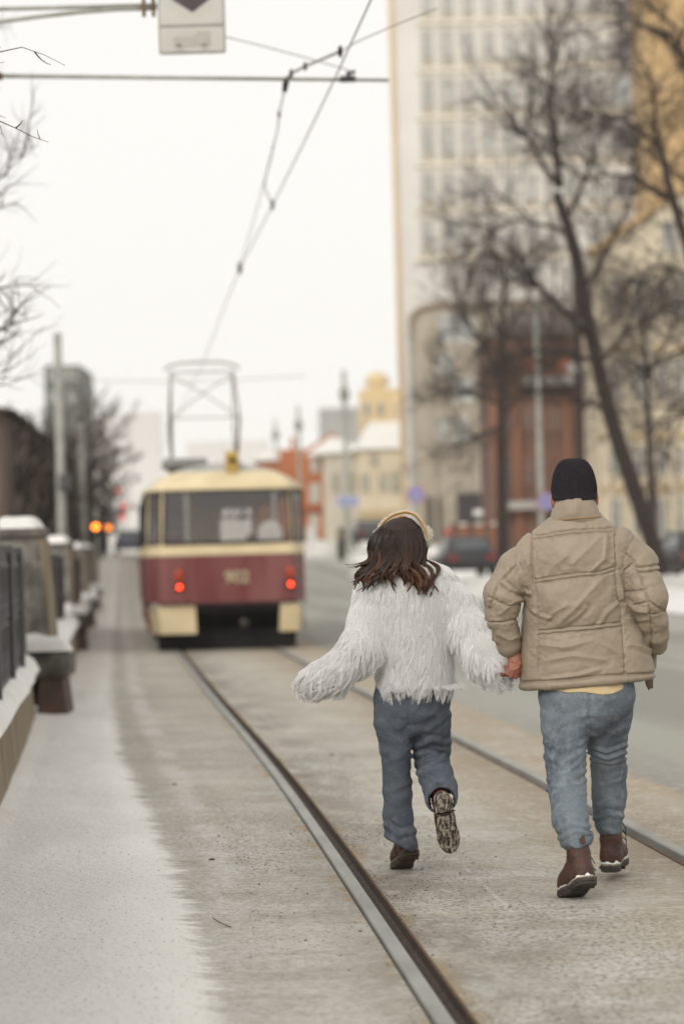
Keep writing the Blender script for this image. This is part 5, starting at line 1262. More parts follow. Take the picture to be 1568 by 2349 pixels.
# a lace-up boot in its own frame: toe along +y, heel at y = 0, standing on z = 0
def boot(name, root, Mx, s, sole_m=SOLE, upper_m=LEATHER, shaft=.25, tab=False, hi=True):
    f = Field((-.075, -.06, -.01), (.075, .34, shaft+.06), .005)
    f.chain([(0, .055, .06, .043), (0, .06, .14, .044), (0, .068, shaft, .050)], .02)
    f.chain([(0, .045, .060, .044), (0, .14, .066, .046), (0, .22, .057, .048), (0, .255, .052, .042)], .03)
    f.cone((0, .09, .12), (0, .19, .075), .042, .04, .03)
    f.V = np.maximum(f.V, np.broadcast_to((.030-f.ax[2])[None, None, :], f.n).astype(np.float32))
    P, Q = f.mesh(2); N = normals(P, Q)
    if hi:
        d = np.zeros(len(P)); seam = np.abs(P[:, 0])
        d -= .0022*np.exp(-(np.abs(np.abs(P[:, 0])-.014)/.003)**2)*(P[:, 1] < .06)*(P[:, 2] > .07)
        d += .0018*vn(vcoords(P, (30, 30, 90)))
        P = P+N*d[:, None]
    xf = lambda A: (np.c_[np.asarray(A)*s, np.ones(len(A))] @ np.array(Mx).T)[:, :3]
    up = link_mesh(name, xf(P), Q, upper_m, root, True)
    half = [(0, -.012), (.022, -.008), (.040, .012), (.044, .05), (.040, .095), (.043, .14), (.054, .19), (.056, .225), (.046, .265), (.026, .292), (0, .302)]
    o = half + [(-x, y) for x, y in reversed(half[1:-1])]
    def slab(nm, z0, z1, m, sc=1.0, ycut=None):
        b = MB(); oo = [(x*sc, .145+(y-.145)*sc) for x, y in o]
        if ycut: oo = [(x, min(y, ycut[1]) if ycut[0] == '<' else max(y, ycut[1])) for x, y in oo]
        b.prism(oo, lambda p: (p[0], p[1], z0), lambda p: (p[0], p[1], z1)); b.v = xf(b.v)
        return bevel(link_mesh(nm, b.v, b.f, m, up, False), .003)
    slab('welt', .026, .034, M('welt_edge', (.30, .26, .21), (.10, .07, .05), 60, .8), 1.04)
    slab('sole', .012, .026, sole_m, 1.05)
    slab('heel_block', .0, .0122, sole_m, 1.03, ('<', .085)); slab('fore_sole', .0, .0122, sole_m, 1.03, ('>', .105))
    # treads
    tb = MB()
    for i in range(9):
        y = .12+i*.018
        w = .036 + .012*sin(pi*(i+1)/10)
        tb.box((-w, y, -.004), (w, y+.009, .0005))
    for i in range(4): tb.box((-.030, .004+i*.02, -.004), (.030, .014+i*.02, .0005))
    tb.v = xf(tb.v); link_mesh('tread', tb.v, tb.f, sole_m, up)
    if tab:
        b = MB(); b.box((-.012, -.002, shaft-.03), (.012, .006, shaft+.025)); b.v = xf(b.v); link_mesh('pull_tab', b.v, b.f, LEATHER, up)
        c = MB()
        for k in range(3): c.tube([(.05, .10, shaft-.05-.03*k), (.062, .09+.01*k, shaft-.07-.03*k), (.066, .07, shaft-.10-.03*k)], .0022, 5)
        c.v = xf(c.v); link_mesh('lace', c.v, c.f, BLACK, up)
    # crust of snow clinging to the leather just above the welt
    if hi:
        ph = abs(Mx[0][3])*9; oo = o[1:9] and (half[::-1][1:-1] + [(-x, y) for x, y in half[:-2]]); pts = resample([(x*.94, .145+(y-.145)*.95, 0) for x, y in oo], 150)
        V = []
        for k_, p in enumerate(pts):
            h_ = .0012 + .040*max(0, float(vn(np.array([k_*.19+ph, 1.7, 3.1])))-.30)**1.1 + .009*max(0, float(vn(np.array([k_*.9+ph, 5.2, 1.1])))-.25)
            inn = .93; V += [(p[0]*1.04, .145+(p[1]-.145)*1.03, .0335), (p[0]*1.0, .145+(p[1]-.145)*.985, .036+h_*.5), (p[0]*inn, .145+(p[1]-.145)*.95, .034+h_)]
        fcs = [(i*3+j, (i+1)*3+j, (i+1)*3+j+1, i*3+j+1) for i in range(len(pts)-1) for j in range(2)]
        cr = link_mesh('snow_crust', xf(V), fcs, SNOW, up, True); so = cr.modifiers.new('thick', 'SOLIDIFY'); so.thickness = .002
    return up
def frame(origin, yaw, pitch, roll=0.0):      # toe direction yaw (0 = away), heel raised by pitch
    return Matrix.Translation(Vector(origin)) @ Matrix.Rotation(yaw, 4, 'Z') @ Matrix.Rotation(-pitch, 4, 'X') @ Matrix.Rotation(roll, 4, 'Y')
def finger(f, pts, r0, r1, k=.004):
    n = len(pts); f.chain([tuple(p)+(r0+(r1-r0)*i/(n-1),) for i, p in enumerate(pts)], k)

# ================================================================== the man
def build_man():
    Y0 = 9.85; sc = Y0/F
    def A(px, py, dy=0.0): return D(px, py, Y0+dy)
    def C(px, py, dy, r): return tuple(D(px, py, Y0+dy))+(r*(Y0+dy)/F,)
    feet = D(1322, 2055, 9.66)
    root = thing('person', 'man in a khaki puffer jacket, dark beanie and blue jeans, seen from behind', 'person', (A(1330, 1700)[0], Y0, 0))
    # ---- body (one surface: head, neck, trunk, arms, hand, legs)
    lo = A(1090, 2010)-[0, .62, 0]; hi = A(1545, 1030)+[0, .62, 0]; lo[2] = .16
    f = Field(lo, hi, .005)
    hc = A(1316, 1118, .015)
    f.ell(hc, (.074, .098, .112), .01); f.ell(hc+[0, .03, -.055], (.058, .070, .075), .03)
    f.ell(hc+[0, .095, -.03], (.012, .020, .026), .012); f.ell(hc+[0, .088, .012], (.052, .014, .012), .012)
    for s_ in (-1, 1):
        f.ell(hc+[s_*.028, .106, -.006], (.016, .012, .010), .004, sub=True)
        f.ell(hc+[s_*.086, .0, -.05], (.012, .022, .034), .006)
    f.ell(hc+[0, .098, -.066], (.024, .010, .007), .006)
    f.cone(hc+[0, -.01, -.09], A(1316, 1215, 0), .058, .068, .02)
    f.loft([(A(1330, 1600)[2], A(1340, 1600)[0], Y0, .15, .09), (A(1330, 1450)[2], A(1325, 1450)[0], Y0, .15, .095), (A(1330, 1290)[2], A(1322, 1290)[0], Y0, .18, .10), (A(1330, 1210)[2], A(1318, 1210)[0], Y0, .10, .07)], .04)
    la = [C(1225, 1265, 0, 28), C(1156, 1378, -.03, 26), C(1164, 1468, .02, 21), C(1178, 1503, .03, 16)]
    ra = [C(1428, 1265, 0, 28), C(1480, 1385, -.04, 26), C(1490, 1440, .05, 20), C(1484, 1478, .15, 15)]
    f.chain(la, .02); f.chain(ra, .02)
    # left hand hanging and closed round her hand
    f.chain([C(1177, 1500, .03, 14.5), C(1181, 1515, .02, 15.5), C(1185, 1530, .02, 14)], .012, .7)
    kn = [(1171, 1536, -.012), (1178, 1540, -.018), (1186, 1541, -.016), (1192, 1538, -.004)]
    tips = [[(1163, 1545, .0), (1161, 1541, .028)], [(1172, 1551, -.004), (1166, 1549, .030)], [(1183, 1553, -.002), (1174, 1553, .032)], [(1190, 1549, .010), (1182, 1552, .036)]]
    for (kx, ky_, kd), tp in zip(kn, tips):
        finger(f, [A(kx+1, ky_-14, kd+.012), A(kx, ky_, kd)] + [A(*t) for t in tp], .0105, .0078, .004)
    finger(f, [A(1186, 1513, .01), A(1190, 1522, -.008), A(1186, 1531, -.024), A(1178, 1536, -.030)], .0115, .0085, .006)
    # right hand, relaxed, in front of the cuff
    f.chain([C(1484, 1478, .15, 15), C(1474, 1494, .21, 16), C(1468, 1505, .24, 14)], .012, .7)
    for i, dx in enumerate((-9, -3, 3, 9)):
        finger(f, [A(1467+dx, 1505, .24), A(1463+dx, 1520+2*(i % 3), .265), A(1461+dx*.9, 1527+2*(i % 3), .25)], .0095, .0075, .004)
    finger(f, [A(1462, 1492, .22), A(1455, 1502, .25), A(1453, 1512, .26)], .011, .009, .006)
    LL = [C(1292, 1600, 0, 44), C(1296, 1740, -.04, 32), C(1298, 1800, -.09, 28), C(1309, 1880, -.22, 22), C(1321, 1935, -.265, 17)]
    RL = [C(1398, 1600, .0, 44), C(1397, 1640, .05, 36), C(1390, 1705, .13, 31), C(1395, 1765, .22, 25), C(1396, 1824, .26, 22), C(1392, 1915, .275, 17)]
    f.chain(LL, .02); f.chain(RL, .02)
    P, Q = f.mesh(1); link_mesh('body', P, Q, SKIN, root, True)
    # ---- beanie
    cz = A(1316, 1151)[2]; ct = A(1315, 1051)[2]; b = MB()
    n, rings = 320, 26; V = []
    for i in range(rings+1):
        t = i/rings; ph = t*pi/2
        z = cz + (ct-cz)*(sin(ph)**1.0) - .0; r = cos(ph)**.62 if t < 1 else .0
        r *= 1.0 + .025*exp(-((t-.05)/.10)**2)*-1
        for j in range(n):
            a = 2*pi*j/n; rib = .0022*cos(a*64)*(1 if r > .25 else r*4)*min(1, i/4)
            back = -.002*max(0, -sin(a))
            rx, ry = .0945*r+rib*(r > 0), .108*r+rib*(r > 0)
            zz = z + (.012*(max(0, sin(a)))-.006*max(0, -sin(a))*0 - .010*abs(cos(a))*-1*(1-t))*(1-t)
            V.append((A(1315.5, 1100)[0]+rx*cos(a), hc[1]-.004+ry*sin(a), zz))
    fc = [(i*n+j, i*n+(j+1) % n, (i+1)*n+(j+1) % n, (i+1)*n+j) for i in range(rings) for j in range(n)]
    fc.append(tuple(reversed(range(n))))
    link_mesh('knit_cap', V, fc, KNIT, root, True)
    # ---- jacket
    Z2 = lambda x, y: (1071.9+x*.3164, 1010.6+y*.3164)
    lo = A(1090, 1600)-[0, .30, .02]; hi = A(1545, 1130)+[0, .30, .02]
    f = Field(lo, hi, .0036)
    sec = [(1600, 1197, 1501, .178), (1560, 1197, 1500, .180), (1500, 1199, 1490, .178), (1450, 1200, 1464, .175), (1390, 1200, 1440, .172), (1330, 1199, 1440, .170), (1285, 1203, 1448, .165), (1250, 1213, 1443, .155), (1225, 1224, 1424, .140), (1205, 1244, 1398, .118), (1190, 1262, 1380, .092)]
    S3 = []
    for y, xl, xr, b_ in sec:
        p, q = A(xl, y), A(xr, y); S3.append((p[2], (p[0]+q[0])/2, Y0+(.03 if y > 1400 else 0.01), (q[0]-p[0])/2, b_))
    xa, za = A(1198, 1577)[0], A(1198, 1577)[2]; xb, zb = A(1499, 1550)[0], A(1499, 1550)[2]
    f.loft(S3, 0, 2.25, zbot=lambda X: za+(X-xa)*(zb-za)/(xb-xa))
    f.chain([C(1232, 1268, 0, 45), C(1190, 1306, -.01, 45)], .05)
    f.chain([C(1190, 1306, -.01, 45), C(1154, 1368, -.03, 44), C(1149, 1413, -.02, 35), C(1158, 1455, .01, 30), C(1164, 1477, .02, 27)], .014)
    f.chain([C(1418, 1258, 0, 45), C(1462, 1300, -.02, 45)], .05)
    f.chain([C(1462, 1300, -.02, 45), C(1483, 1375, -.04, 43), C(1494, 1420, .0, 34), C(1501, 1455, .03, 27), C(1505, 1480, .07, 20)], .014)
    P, Q = f.mesh(3); N = normals(P, Q); px, py = project(P)
    seams = [[(460, 690), (760, 650), (1080, 630)], [(460, 718), (760, 675), (1080, 655)], [(475, 1010), (720, 970), (960, 950), (1075, 915)], [(475, 1040), (720, 1000), (970, 975), (1075, 942)],
             [(505, 1380), (820, 1350), (1115, 1318)], [(505, 1410), (830, 1382), (1120, 1347)],
             [(460, 640), (462, 900), (480, 1050), (510, 1250), (510, 1400), (505, 1640)], [(1085, 600), (1070, 680), (1075, 950), (1085, 1130), (1110, 1180), (1120, 1350), (1130, 1500), (1140, 1680)],
             [(345, 715), (350, 900), (400, 1060), (412, 1150)], [(1222, 660), (1150, 800), (1122, 870), (1138, 960), (1143, 1160)],
             [(350, 910), (220, 1030), (160, 1200), (150, 1300)], [(220, 1030), (300, 1090), (410, 1132)], [(135, 1312), (250, 1322), (368, 1290)], [(165, 1360), (170, 1450), (215, 1482)], [(150, 1135), (290, 1200), (395, 1180)],
             [(1150, 820), (1210, 880), (1140, 940)], [(1210, 880), (1260, 1020), (1312, 1170), (1332, 1400), (1322, 1490)], [(1225, 925), (1390, 900)], [(1240, 965), (1400, 938)], [(1150, 1100), (1300, 1082)], [(1200, 1195), (1312, 1170), (1430, 1240)], [(1320, 1270), (1425, 1240)]]
    seams = [[Z2(*p) for p in s_] for s_ in seams]
    dm = np.full(len(P), 1e9)
    wx, wy = px+1.2*vn(vcoords(P, 60)), py+1.2*vn(vcoords(P, 55)+7)
    for si, s_ in enumerate(seams): dm = np.minimum(dm, pdist(wx, wy, s_)+(1.8 if si in (8, 9) else 0))
    d = -.0095*np.exp(-(dm/2.1)**2) + .0065*(1-np.exp(-(dm/20)**2))
    pk = np.exp(-(dm/16)**2); d += .0030*pk*vn(vcoords(P, (85, 50, 85))) 
    hem = [Z2(405, 1752), Z2(700, 1733), Z2(1000, 1703), Z2(1350, 1688)]; dh = pdist(px, py, hem); d -= .011*np.exp(-(dh/2.6)**2)
    below = np.clip((py-np.interp(px, [h_[0] for h_ in hem], [h_[1] for h_ in hem]))/6, 0, 1); d += .006*below*(1-np.exp(-(dh/6)**2))
    folds = [([(550, 1738), (790, 1705), (950, 1662)], 7, .007), ([(660, 1330), (800, 1190), (960, 1010)], 16, .010), ([(560, 1310), (640, 1240), (720, 1190)], 9, .006), ([(730, 1320), (800, 1270), (850, 1215)], 8, .006),
             ([(950, 1340), (1010, 1240), (1090, 1180)], 8, .005), ([(760, 900), (900, 760), (980, 680)], 12, .006), ([(560, 990), (640, 900), (720, 840)], 11, .006), ([(880, 960), (985, 860), (1000, 700)], 10, .008),
             ([(470, 1230), (520, 1270), (600, 1285)], 6, .007), ([(300, 1010), (380, 1090), (440, 1110)], 7, .010), ([(240, 1250), (330, 1170), (395, 1150)], 9, .007), ([(1150, 1180), (1220, 1230), (1300, 1240)], 8, .007),
             ([(1160, 1290), (1250, 1300), (1310, 1290)], 7, .005), ([(1170, 1480), (1260, 1500), (1330, 1530)], 9, .009), ([(560, 1600), (760, 1560), (1000, 1590)], 9, .005), ([(520, 1480), (700, 1500), (900, 1450)], 10, .006), ([(980, 1480), (1080, 1540), (1130, 1620)], 8, .006),
             ([(230, 1400), (300, 1440), (360, 1420)], 8, .006), ([(400, 880), (440, 980), (450, 1100)], 8, .007), ([(1090, 960), (1110, 1060), (1120, 1150)], 6, .005)]
    for ln, w, am in folds:
        l2 = [Z2(*p) for p in ln]; dd = pdist(px, py, l2); d += .95*am*np.exp(-np.abs(dd/(w*.48))**1.3) - .55*am*np.exp(-((dd-w*1.3)/(w*.6))**2)*np.clip(.6+vn(vcoords(P, 9)+3), 0, 1)
    for an, fr, am in ((.9, 22, .0012), (-.5, 16, .0012), (.35, 44, .0006), (-1.0, 70, .0005)):
        c_, s_ = cos(an), sin(an); u_ = P[:, 0]*c_+P[:, 2]*s_; v_ = -P[:, 0]*s_+P[:, 2]*c_
        q = vn(np.stack([u_*fr*.35, P[:, 1]*fr*.6, v_*fr], 1)+an*9); d += am*(1-2*np.abs(q))
    P2 = P+N*d[:, None]; P2 = lap(P2, Q, .06)
    jk = link_mesh('jacket', P2, Q, PUFF, root, True)
    # collar
    def ring_band(name, secs, m, par, th=.010, amp=.002, a0=-.5*pi-2.6, a1=-.5*pi+2.6, sd=0):
        n = 90; V = []; k = len(secs)
        aa = np.linspace(a0, a1, n)
        for (cx, cy, z0_, rx, ry, tilt) in secs:
            for a in aa:
                w = amp*float(vn(np.array([a*5+sd, z0_*60, 1.1])))
                V.append((cx+(rx+w)*cos(a), cy+(ry+w)*sin(a), z0_+tilt*cos(a)+.6*w))
        fcs = [(i*n+j, i*n+j+1, (i+1)*n+j+1, (i+1)*n+j) for i in range(k-1) for j in range(n-1)]
        o = link_mesh(name, V, fcs, m, par, True); sol = o.modifiers.new('thick', 'SOLIDIFY'); sol.thickness = th; sol.offset = -1
        return o
    c0, c1 = A(1322, 1194), A(1316, 1151)
    z = lambda y: A(1318, y)[2]
    ring_band('collar', [(A(1322, 1196)[0], Y0+.004, z(1200), .118, .112, .004), (A(1320, 1188)[0], Y0, z(1190), .108, .104, .006), (A(1318, 1182)[0], Y0-.004, z(1183), .101, .103, .007), (A(1317, 1172)[0], Y0-.006, z(1172), .093, .104, .008),
                         (A(1316, 1160)[0], Y0-.002, z(1158), .084, .101, .006), (A(1316, 1152)[0], Y0+.002, z(1146), .078, .098, .004), (A(1316, 1152)[0], Y0+.004, z(1143), .071, .090, .003)], PUFF, jk, .012, .004)
    ring_band('collar_seam', [(A(1319, 1186)[0], Y0-.0, z(1193), .1045+.010, .1075, .006), (A(1318, 1184)[0], Y0-.002, z(1188), .1035+.007, .107, .006)], M('seam_tan', (.27, .175, .10)), jk, .004, .001, -.5*pi-1.3, -.5*pi+1.2)
    ring_band('inner_collar', [(A(1332, 1196)[0], Y0+.03, z(1199), .112, .10, -.008), (A(1330, 1180)[0], Y0+.03, z(1178), .098, .095, -.016), (A(1322, 1162)[0], Y0+.03, z(1160), .082, .085, -.020)], PUFF, jk, .010, .003, -1.2, 1.9, 5)
    # cuffs
    def cuff(c, r, axis, nm):
        b = MB(); a = Vector(axis).normalized(); c = Vector(c); b.tube([c-a*.006, c+a*.012], [r, r*.98], 40); return bevel(b.build(nm, PUFF, jk, True), .004)
    # loose front flap swinging out at the lower right
    b = MB()
    fl = [(1476, 1553), (1497, 1549), (1497, 1580), (1490, 1579), (1487, 1585), (1480, 1572)]
    b.prism([tuple(p) for p in fl], lambda p: tuple(A(p[0], p[1], .16)), lambda p: tuple(A(p[0], p[1], .145))); bevel(b.build('front_flap', M('flap_brown', (.18, .135, .09), (.14, .10, .07), 8, .7), jk), .004)
    b = MB(); fl = [(1492, 1500), (1506, 1497), (1504, 1530), (1497, 1548), (1490, 1549)]
    b.prism([tuple(p) for p in fl], lambda p: tuple(A(p[0], p[1], .13)), lambda p: tuple(A(p[0], p[1], .10))); bevel(b.build('front_panel', PUFF, jk), .01, 3)
    b = MB(); fl = [(1199, 1440), (1203, 1400), (1204, 1560), (1197, 1530), (1195, 1500)]
    b.prism([tuple(p) for p in fl], lambda p: tuple(A(p[0], p[1], .20)), lambda p: tuple(A(p[0], p[1], .18))); b.build('front_panel', M('flap_brown', (.18, .135, .09)), jk)
    # ---- shirt tail
    f = Field(A(1225, 1600)-[0, .2, .02], A(1460, 1530)+[0, .2, 0], .005); zt = A(1340, 1566)[2]
    xs = np.array([1240, 1262, 1290, 1330, 1372, 1400, 1425, 1450]); ys = np.array([1570, 1579, 1585, 1584, 1591, 1587, 1576, 1560])
    X3 = np.array([A(x, y)[0] for x, y in zip(xs, ys)]); Z3 = np.array([A(x, y)[2] for x, y in zip(xs, ys)])
    p_, q_ = A(1240, 1570), A(1447, 1570)
    f.loft([(A(1340, 1600)[2], (p_[0]+q_[0])/2, Y0, (q_[0]-p_[0])/2+.004, .150), (zt, (p_[0]+q_[0])/2, Y0, (q_[0]-p_[0])/2-.004, .144)], 0, 2.3, zbot=lambda X: np.interp(X, X3, Z3).astype(np.float32))
    P, Q = f.mesh(2); N = normals(P, Q); P = P+N*(.006*vn(vcoords(P, (30, 30, 8))))[:, None]
    link_mesh('shirt', P, Q, SHIRT, root, True)
    # ---- jeans
    f = Field(A(1225, 1960)-[0, .5, 0], A(1465, 1545)+[0, .5, 0], .005)
    hp = []
    for y, xl, xr, b_ in ((1690, 1325, 1372, .04), (1668, 1292, 1402, .085), (1640, 1254, 1438, .120), (1600, 1236, 1453, .142), (1560, 1236, 1452, .138), (1535, 1238, 1450, .13)):
        p, q = A(xl, y), A(xr, y); hp.append((p[2], (p[0]+q[0])/2, Y0+.0, (q[0]-p[0])/2, b_))
    f.loft(hp, .035, 2.2)
    k = .02
    f.chain([C(1294, 1600, 0, 58), C(1295, 1660, -.01, 54), C(1296, 1740, -.04, 46.5)], k); f.chain([C(1296, 1740, -.04, 46), C(1298, 1800, -.09, 43.5), C(1308, 1880, -.22, 41), C(1317, 1918, -.26, 38)], k)
    f.chain([C(1397, 1600, .0, 57), C(1397, 1640, .05, 50), C(1390, 1705, .13, 46)], k); f.chain([C(1390, 1705, .13, 45), C(1395, 1765, .22, 40), C(1396, 1824, .26, 39), C(1394, 1868, .27, 34), C(1393, 1890, .27, 30)], k)
    P, Q = f.mesh(3); N = normals(P, Q); px, py = project(P); d = np.zeros(len(P))
    zz = [([(1240, 1700), (1290, 1722), (1345, 1700)], 6, .006), ([(1244, 1735), (1290, 1750), (1343, 1725)], 7, .007), ([(1256, 1790), (1300, 1770), (1342, 1735)], 5, .008), ([(1252, 1812), (1290, 1790), (1340, 1770)], 6, .010),
          ([(1262, 1800), (1300, 1808), (1342, 1790)], 5, .007), ([(1275, 1825), (1310, 1815), (1345, 1822)], 5, .005), ([(1280, 1905), (1310, 1890), (1350, 1895)], 6, .009), ([(1282, 1925), (1320, 1908), (1352, 1912)], 5, .008), ([(1240, 1640), (1290, 1655), (1340, 1640)], 9, .005),
          ([(1345, 1712), (1390, 1725), (1434, 1710)], 5, .010), ([(1350, 1728), (1395, 1740), (1434, 1728)], 5, .010), ([(1355, 1742), (1400, 1752), (1434, 1742)], 5, .008), ([(1362, 1880), (1390, 1865), (1425, 1872)], 6, .009), ([(1362, 1850), (1400, 1840), (1430, 1850)], 8, .005), ([(1350, 1660), (1400, 1680), (1440, 1670)], 9, .004)]
    for ln, w, am in zz:
        w0 = px+2.5*vn(vcoords(P, 22)); dd = pdist(w0, py+2.5*vn(vcoords(P, 25)+3), ln); d += .60*am*np.exp(-np.abs(dd/(w*.85))**1.3)-am*.40*np.exp(-((dd-w*1.6)/(w*.7))**2)
    q = vn(np.stack([P[:, 0]*7+P[:, 2]*3, P[:, 1]*7, P[:, 2]*32-P[:, 0]*9], 1)); knee = np.exp(-((py-1775)/60)**2)+.7*np.exp(-((py-1900)/30)**2)+.25
    d += .0012*(1-2*np.abs(q))*knee + .0008*vn(vcoords(P, 55))
    d -= .006*np.exp(-(pdist(px, py, [(1352, 1580), (1350, 1650)])/3)**2)
    for s_ in ([(1248, 1582), (1280, 1590), (1312, 1583)], [(1248, 1585), (1280, 1593), (1313, 1586)]): d -= .003*np.exp(-(pdist(px, py, s_)/1.3)**2)
    P = P+N*d[:, None]; jn = link_mesh('jeans', P, Q, DENIM_L, root, True)
    def hem_roll(c, r, tilt, yaw=0, m=DENIM_L, par=jn, nm='turned_cuff', flat=.018):
        V = []; n, mm = 60, 10
        for i in range(n):
            a = 2*pi*i/n; wv = 1+.05*sin(3*a+1)+.03*sin(7*a)
            for j in range(mm):
                b_ = 2*pi*j/mm; rr = r*wv+.007*cos(b_); V.append((c[0]+rr*cos(a), c[1]+rr*sin(a), c[2]+flat*sin(b_)+tilt*cos(a)+.006*sin(2*a+.5)+.004*sin(5*a)))
        fcs = [(i*mm+j, ((i+1) % n)*mm+j, ((i+1) % n)*mm+(j+1) % mm, i*mm+(j+1) % mm) for i in range(n) for j in range(mm)]
        return link_mesh(nm, V, fcs, m, par, True)
    hem_roll(A(1321, 1929, -.26), .059, .010); hem_roll(A(1393, 1898, .27), .048, -.012)
    # back pocket patch
    # ---- boots
    B = .95
    sb = D(1328, 2050, 9.62)
    M1 = frame((sb[0], 9.42, .0), radians(14), radians(20)); M1 = Matrix.Translation((0.0, 0, 0)) @ M1
    # put the ball of the left boot on the ground
    ball = M1 @ Vector((0, .22*B, 0)); M1 = Matrix.Translation((D(1312, 2050, 9.64)[0]-ball.x, 9.66-ball.y, .004-ball.z)) @ M1
    lb = boot('boot', root, M1, B, SOLE, LEATHER, .20, True)
    h0 = D(1398, 2000, Y0+.22)
    M2 = frame((h0[0], h0[1], h0[2]), radians(-13), radians(-1)); boot('boot', root, M2, B, SOLE, LEATHER, .25, True)
    return A
MAN = build_man()
# ================================================================== the woman
def build_woman():
    Y0 = 10.35
    def A(px, py, dy=0.0): return D(px, py, Y0+dy)
    def C(px, py, dy, r): return tuple(D(px, py, Y0+dy))+(r*(Y0+dy)/F,)
    root = thing('person', 'woman in a shaggy white fur coat, brown hair flying, one boot sole kicked up', 'person', (A(930, 1700)[0], Y0, 0))
    # ---- body
    lo = A(675, 1960)-[0, .75, 0]; hi = A(1210, 1165)+[0, .6, 0]
    f = Field(lo, hi, .005)
    hc = A(924, 1240, .03)
    f.ell(hc, (.070, .092, .105), .01); f.ell(hc+[.012, .03, -.05], (.054, .066, .070), .03)
    f.ell(hc+[.02, .092, -.026], (.010, .018, .022), .012); f.ell(hc+[.015, .084, .012], (.048, .014, .012), .012); f.ell(hc+[.018, .090, -.062], (.022, .010, .008), .006)
    for s_ in (-1, 1):
        f.ell(hc+[.018+s_*.026, .102, -.004], (.015, .012, .010), .004, sub=True); f.ell(hc+[s_*.076, .0, -.03], (.010, .020, .030), .006)
    f.cone(hc+[0, -.01, -.08], A(930, 1345, 0), .046, .055, .02)
    f.loft([(A(940, 1620)[2], A(945, 1620)[0], Y0, .12, .08), (A(940, 1500)[2], A(945, 1500)[0], Y0, .11, .08), (A(935, 1390)[2], A(935, 1390)[0], Y0, .14, .085), (A(932, 1340)[2], A(932, 1340)[0], Y0, .08, .06)], .04)
    f.chain([C(858, 1362, 0, 22), C(828, 1482, -.10, 20), C(745, 1552, -.14, 17), C(712, 1558, -.15, 13)], .02)
    f.chain([C(1006, 1362, 0, 22), C(1066, 1445, -.06, 20), C(1132, 1520, -.28, 16), C(1162, 1534, -.34, 13)], .02)
    # right hand inside his: palm and curled fingers
    f.chain([C(1160, 1533, -.34, 12.5), C(1174, 1537, -.40, 12.5)], .01, .7)
    for i, (kx, ky_) in enumerate(((1172, 1530), (1176, 1535), (1177, 1540), (1175, 1545))):
        finger(f, [A(kx-4, ky_-1, -.40), A(kx+4, ky_, -.425), A(kx+9, ky_+4, -.44), A(kx+6, ky_+7, -.455)], .0085, .0065, .003)
    finger(f, [A(1163, 1541, -.37), A(1158, 1548, -.41), A(1152, 1549, -.43), A(1148, 1545, -.44)], .0095, .0072, .005)
    # left hand hidden in the sleeve end, fingers loosely bent
    f.chain([C(708, 1556, -.15, 12), C(697, 1556, -.16, 12)], .01, .7)
    for i, (dy_, dp) in enumerate(((-9, .02), (-3, .0), (3, -.01), (9, -.01))):
        finger(f, [A(698, 1556+dy_, -.16+dp), A(691, 1558+dy_, -.165+dp), A(690, 1563+dy_, -.15+dp)], .0082, .0065, .003)
    finger(f, [A(702, 1566, -.16), A(696, 1573, -.17), A(692, 1576, -.165)], .009, .0072, .004)
    f.chain([C(904, 1610, .0, 34), C(905, 1720, .04, 28), C(911, 1800, .09, 22), C(914, 1900, .11, 15)], .02)
    f.chain([C(984, 1610, .0, 36), C(988, 1700, .10, 30), C(990, 1756, .16, 26), C(1012, 1835, -.16, 17)], .02)
    P, Q = f.mesh(1); link_mesh('body', P, Q, SKIN, root, True)
    # ---- jeans
    f = Field(A(845, 1985)-[0, .5, 0], A(1055, 1555)+[0, .5, 0], .005)
    hp = []
    for y, xl, xr, b_ in ((1690, 925, 958, .035), (1668, 900, 990, .070), (1640, 870, 1020, .105), (1600, 858, 1030, .128), (1560, 864, 1026, .12)):
        p, q = A(xl, y), A(xr, y); hp.append((p[2], (p[0]+q[0])/2, Y0, (q[0]-p[0])/2, b_))
    f.loft(hp, .035, 2.2)
    k = .02
    f.chain([C(898, 1605, 0, 40), C(897, 1655, .0, 39), C(907, 1712, .02, 36)], k); f.chain([C(907, 1712, .02, 35.5), C(911, 1798, .08, 32), C(912, 1876, .11, 33.5), C(917, 1915, .11, 35)], k)
    f.cone(C(917, 1915, .11, 35)[:3], A(924, 1928, .11), 35*Y0/F, 33*Y0/F, .015)
    f.chain([C(985, 1605, .0, 46), C(984, 1655, .04, 48), C(988, 1705, .10, 45), C(990, 1752, .13, 40)], k)
    f.chain([C(990, 1752, .12, 38), C(998, 1776, .0, 39), C(1008, 1808, -.10, 38), C(1013, 1836, -.185, 39)], k)
    # open hem of the lifted leg, and a slanting hem on the standing one
    f.cone(A(1016, 1862, -.28), A(1010, 1820, -.08), .060, .053, .0, sub=True)
    g = np.array(f.ax[2])[None, None, :]; gx = np.array(f.ax[0])[:, None, None]
    h0, h1 = A(883, 1922, .11), A(953, 1957, .11)
    pl = h0[2]+(gx-h0[0])*(h1[2]-h0[2])/(h1[0]-h0[0])-g
    pl = np.where(gx < A(962, 1900)[0], pl, -1.0); f.V = np.maximum(f.V, np.broadcast_to(pl, f.n).astype(np.float32))
    # cut the lifted shin's rounded end square
    e0 = A(1013, 1836, -.165); nx = np.array(A(1014, 1848, -.185))-np.array(A(1004, 1805, -.07)); nx /= np.linalg.norm(nx); nx = nx + [0, 0, .35]; nx /= np.linalg.norm(nx)
    X, Yg, Z = np.meshgrid(*[a.astype(np.float32) for a in f.ax], indexing='ij')
    pl = (X-e0[0])*nx[0]+(Yg-e0[1])*nx[1]+(Z-e0[2])*nx[2]
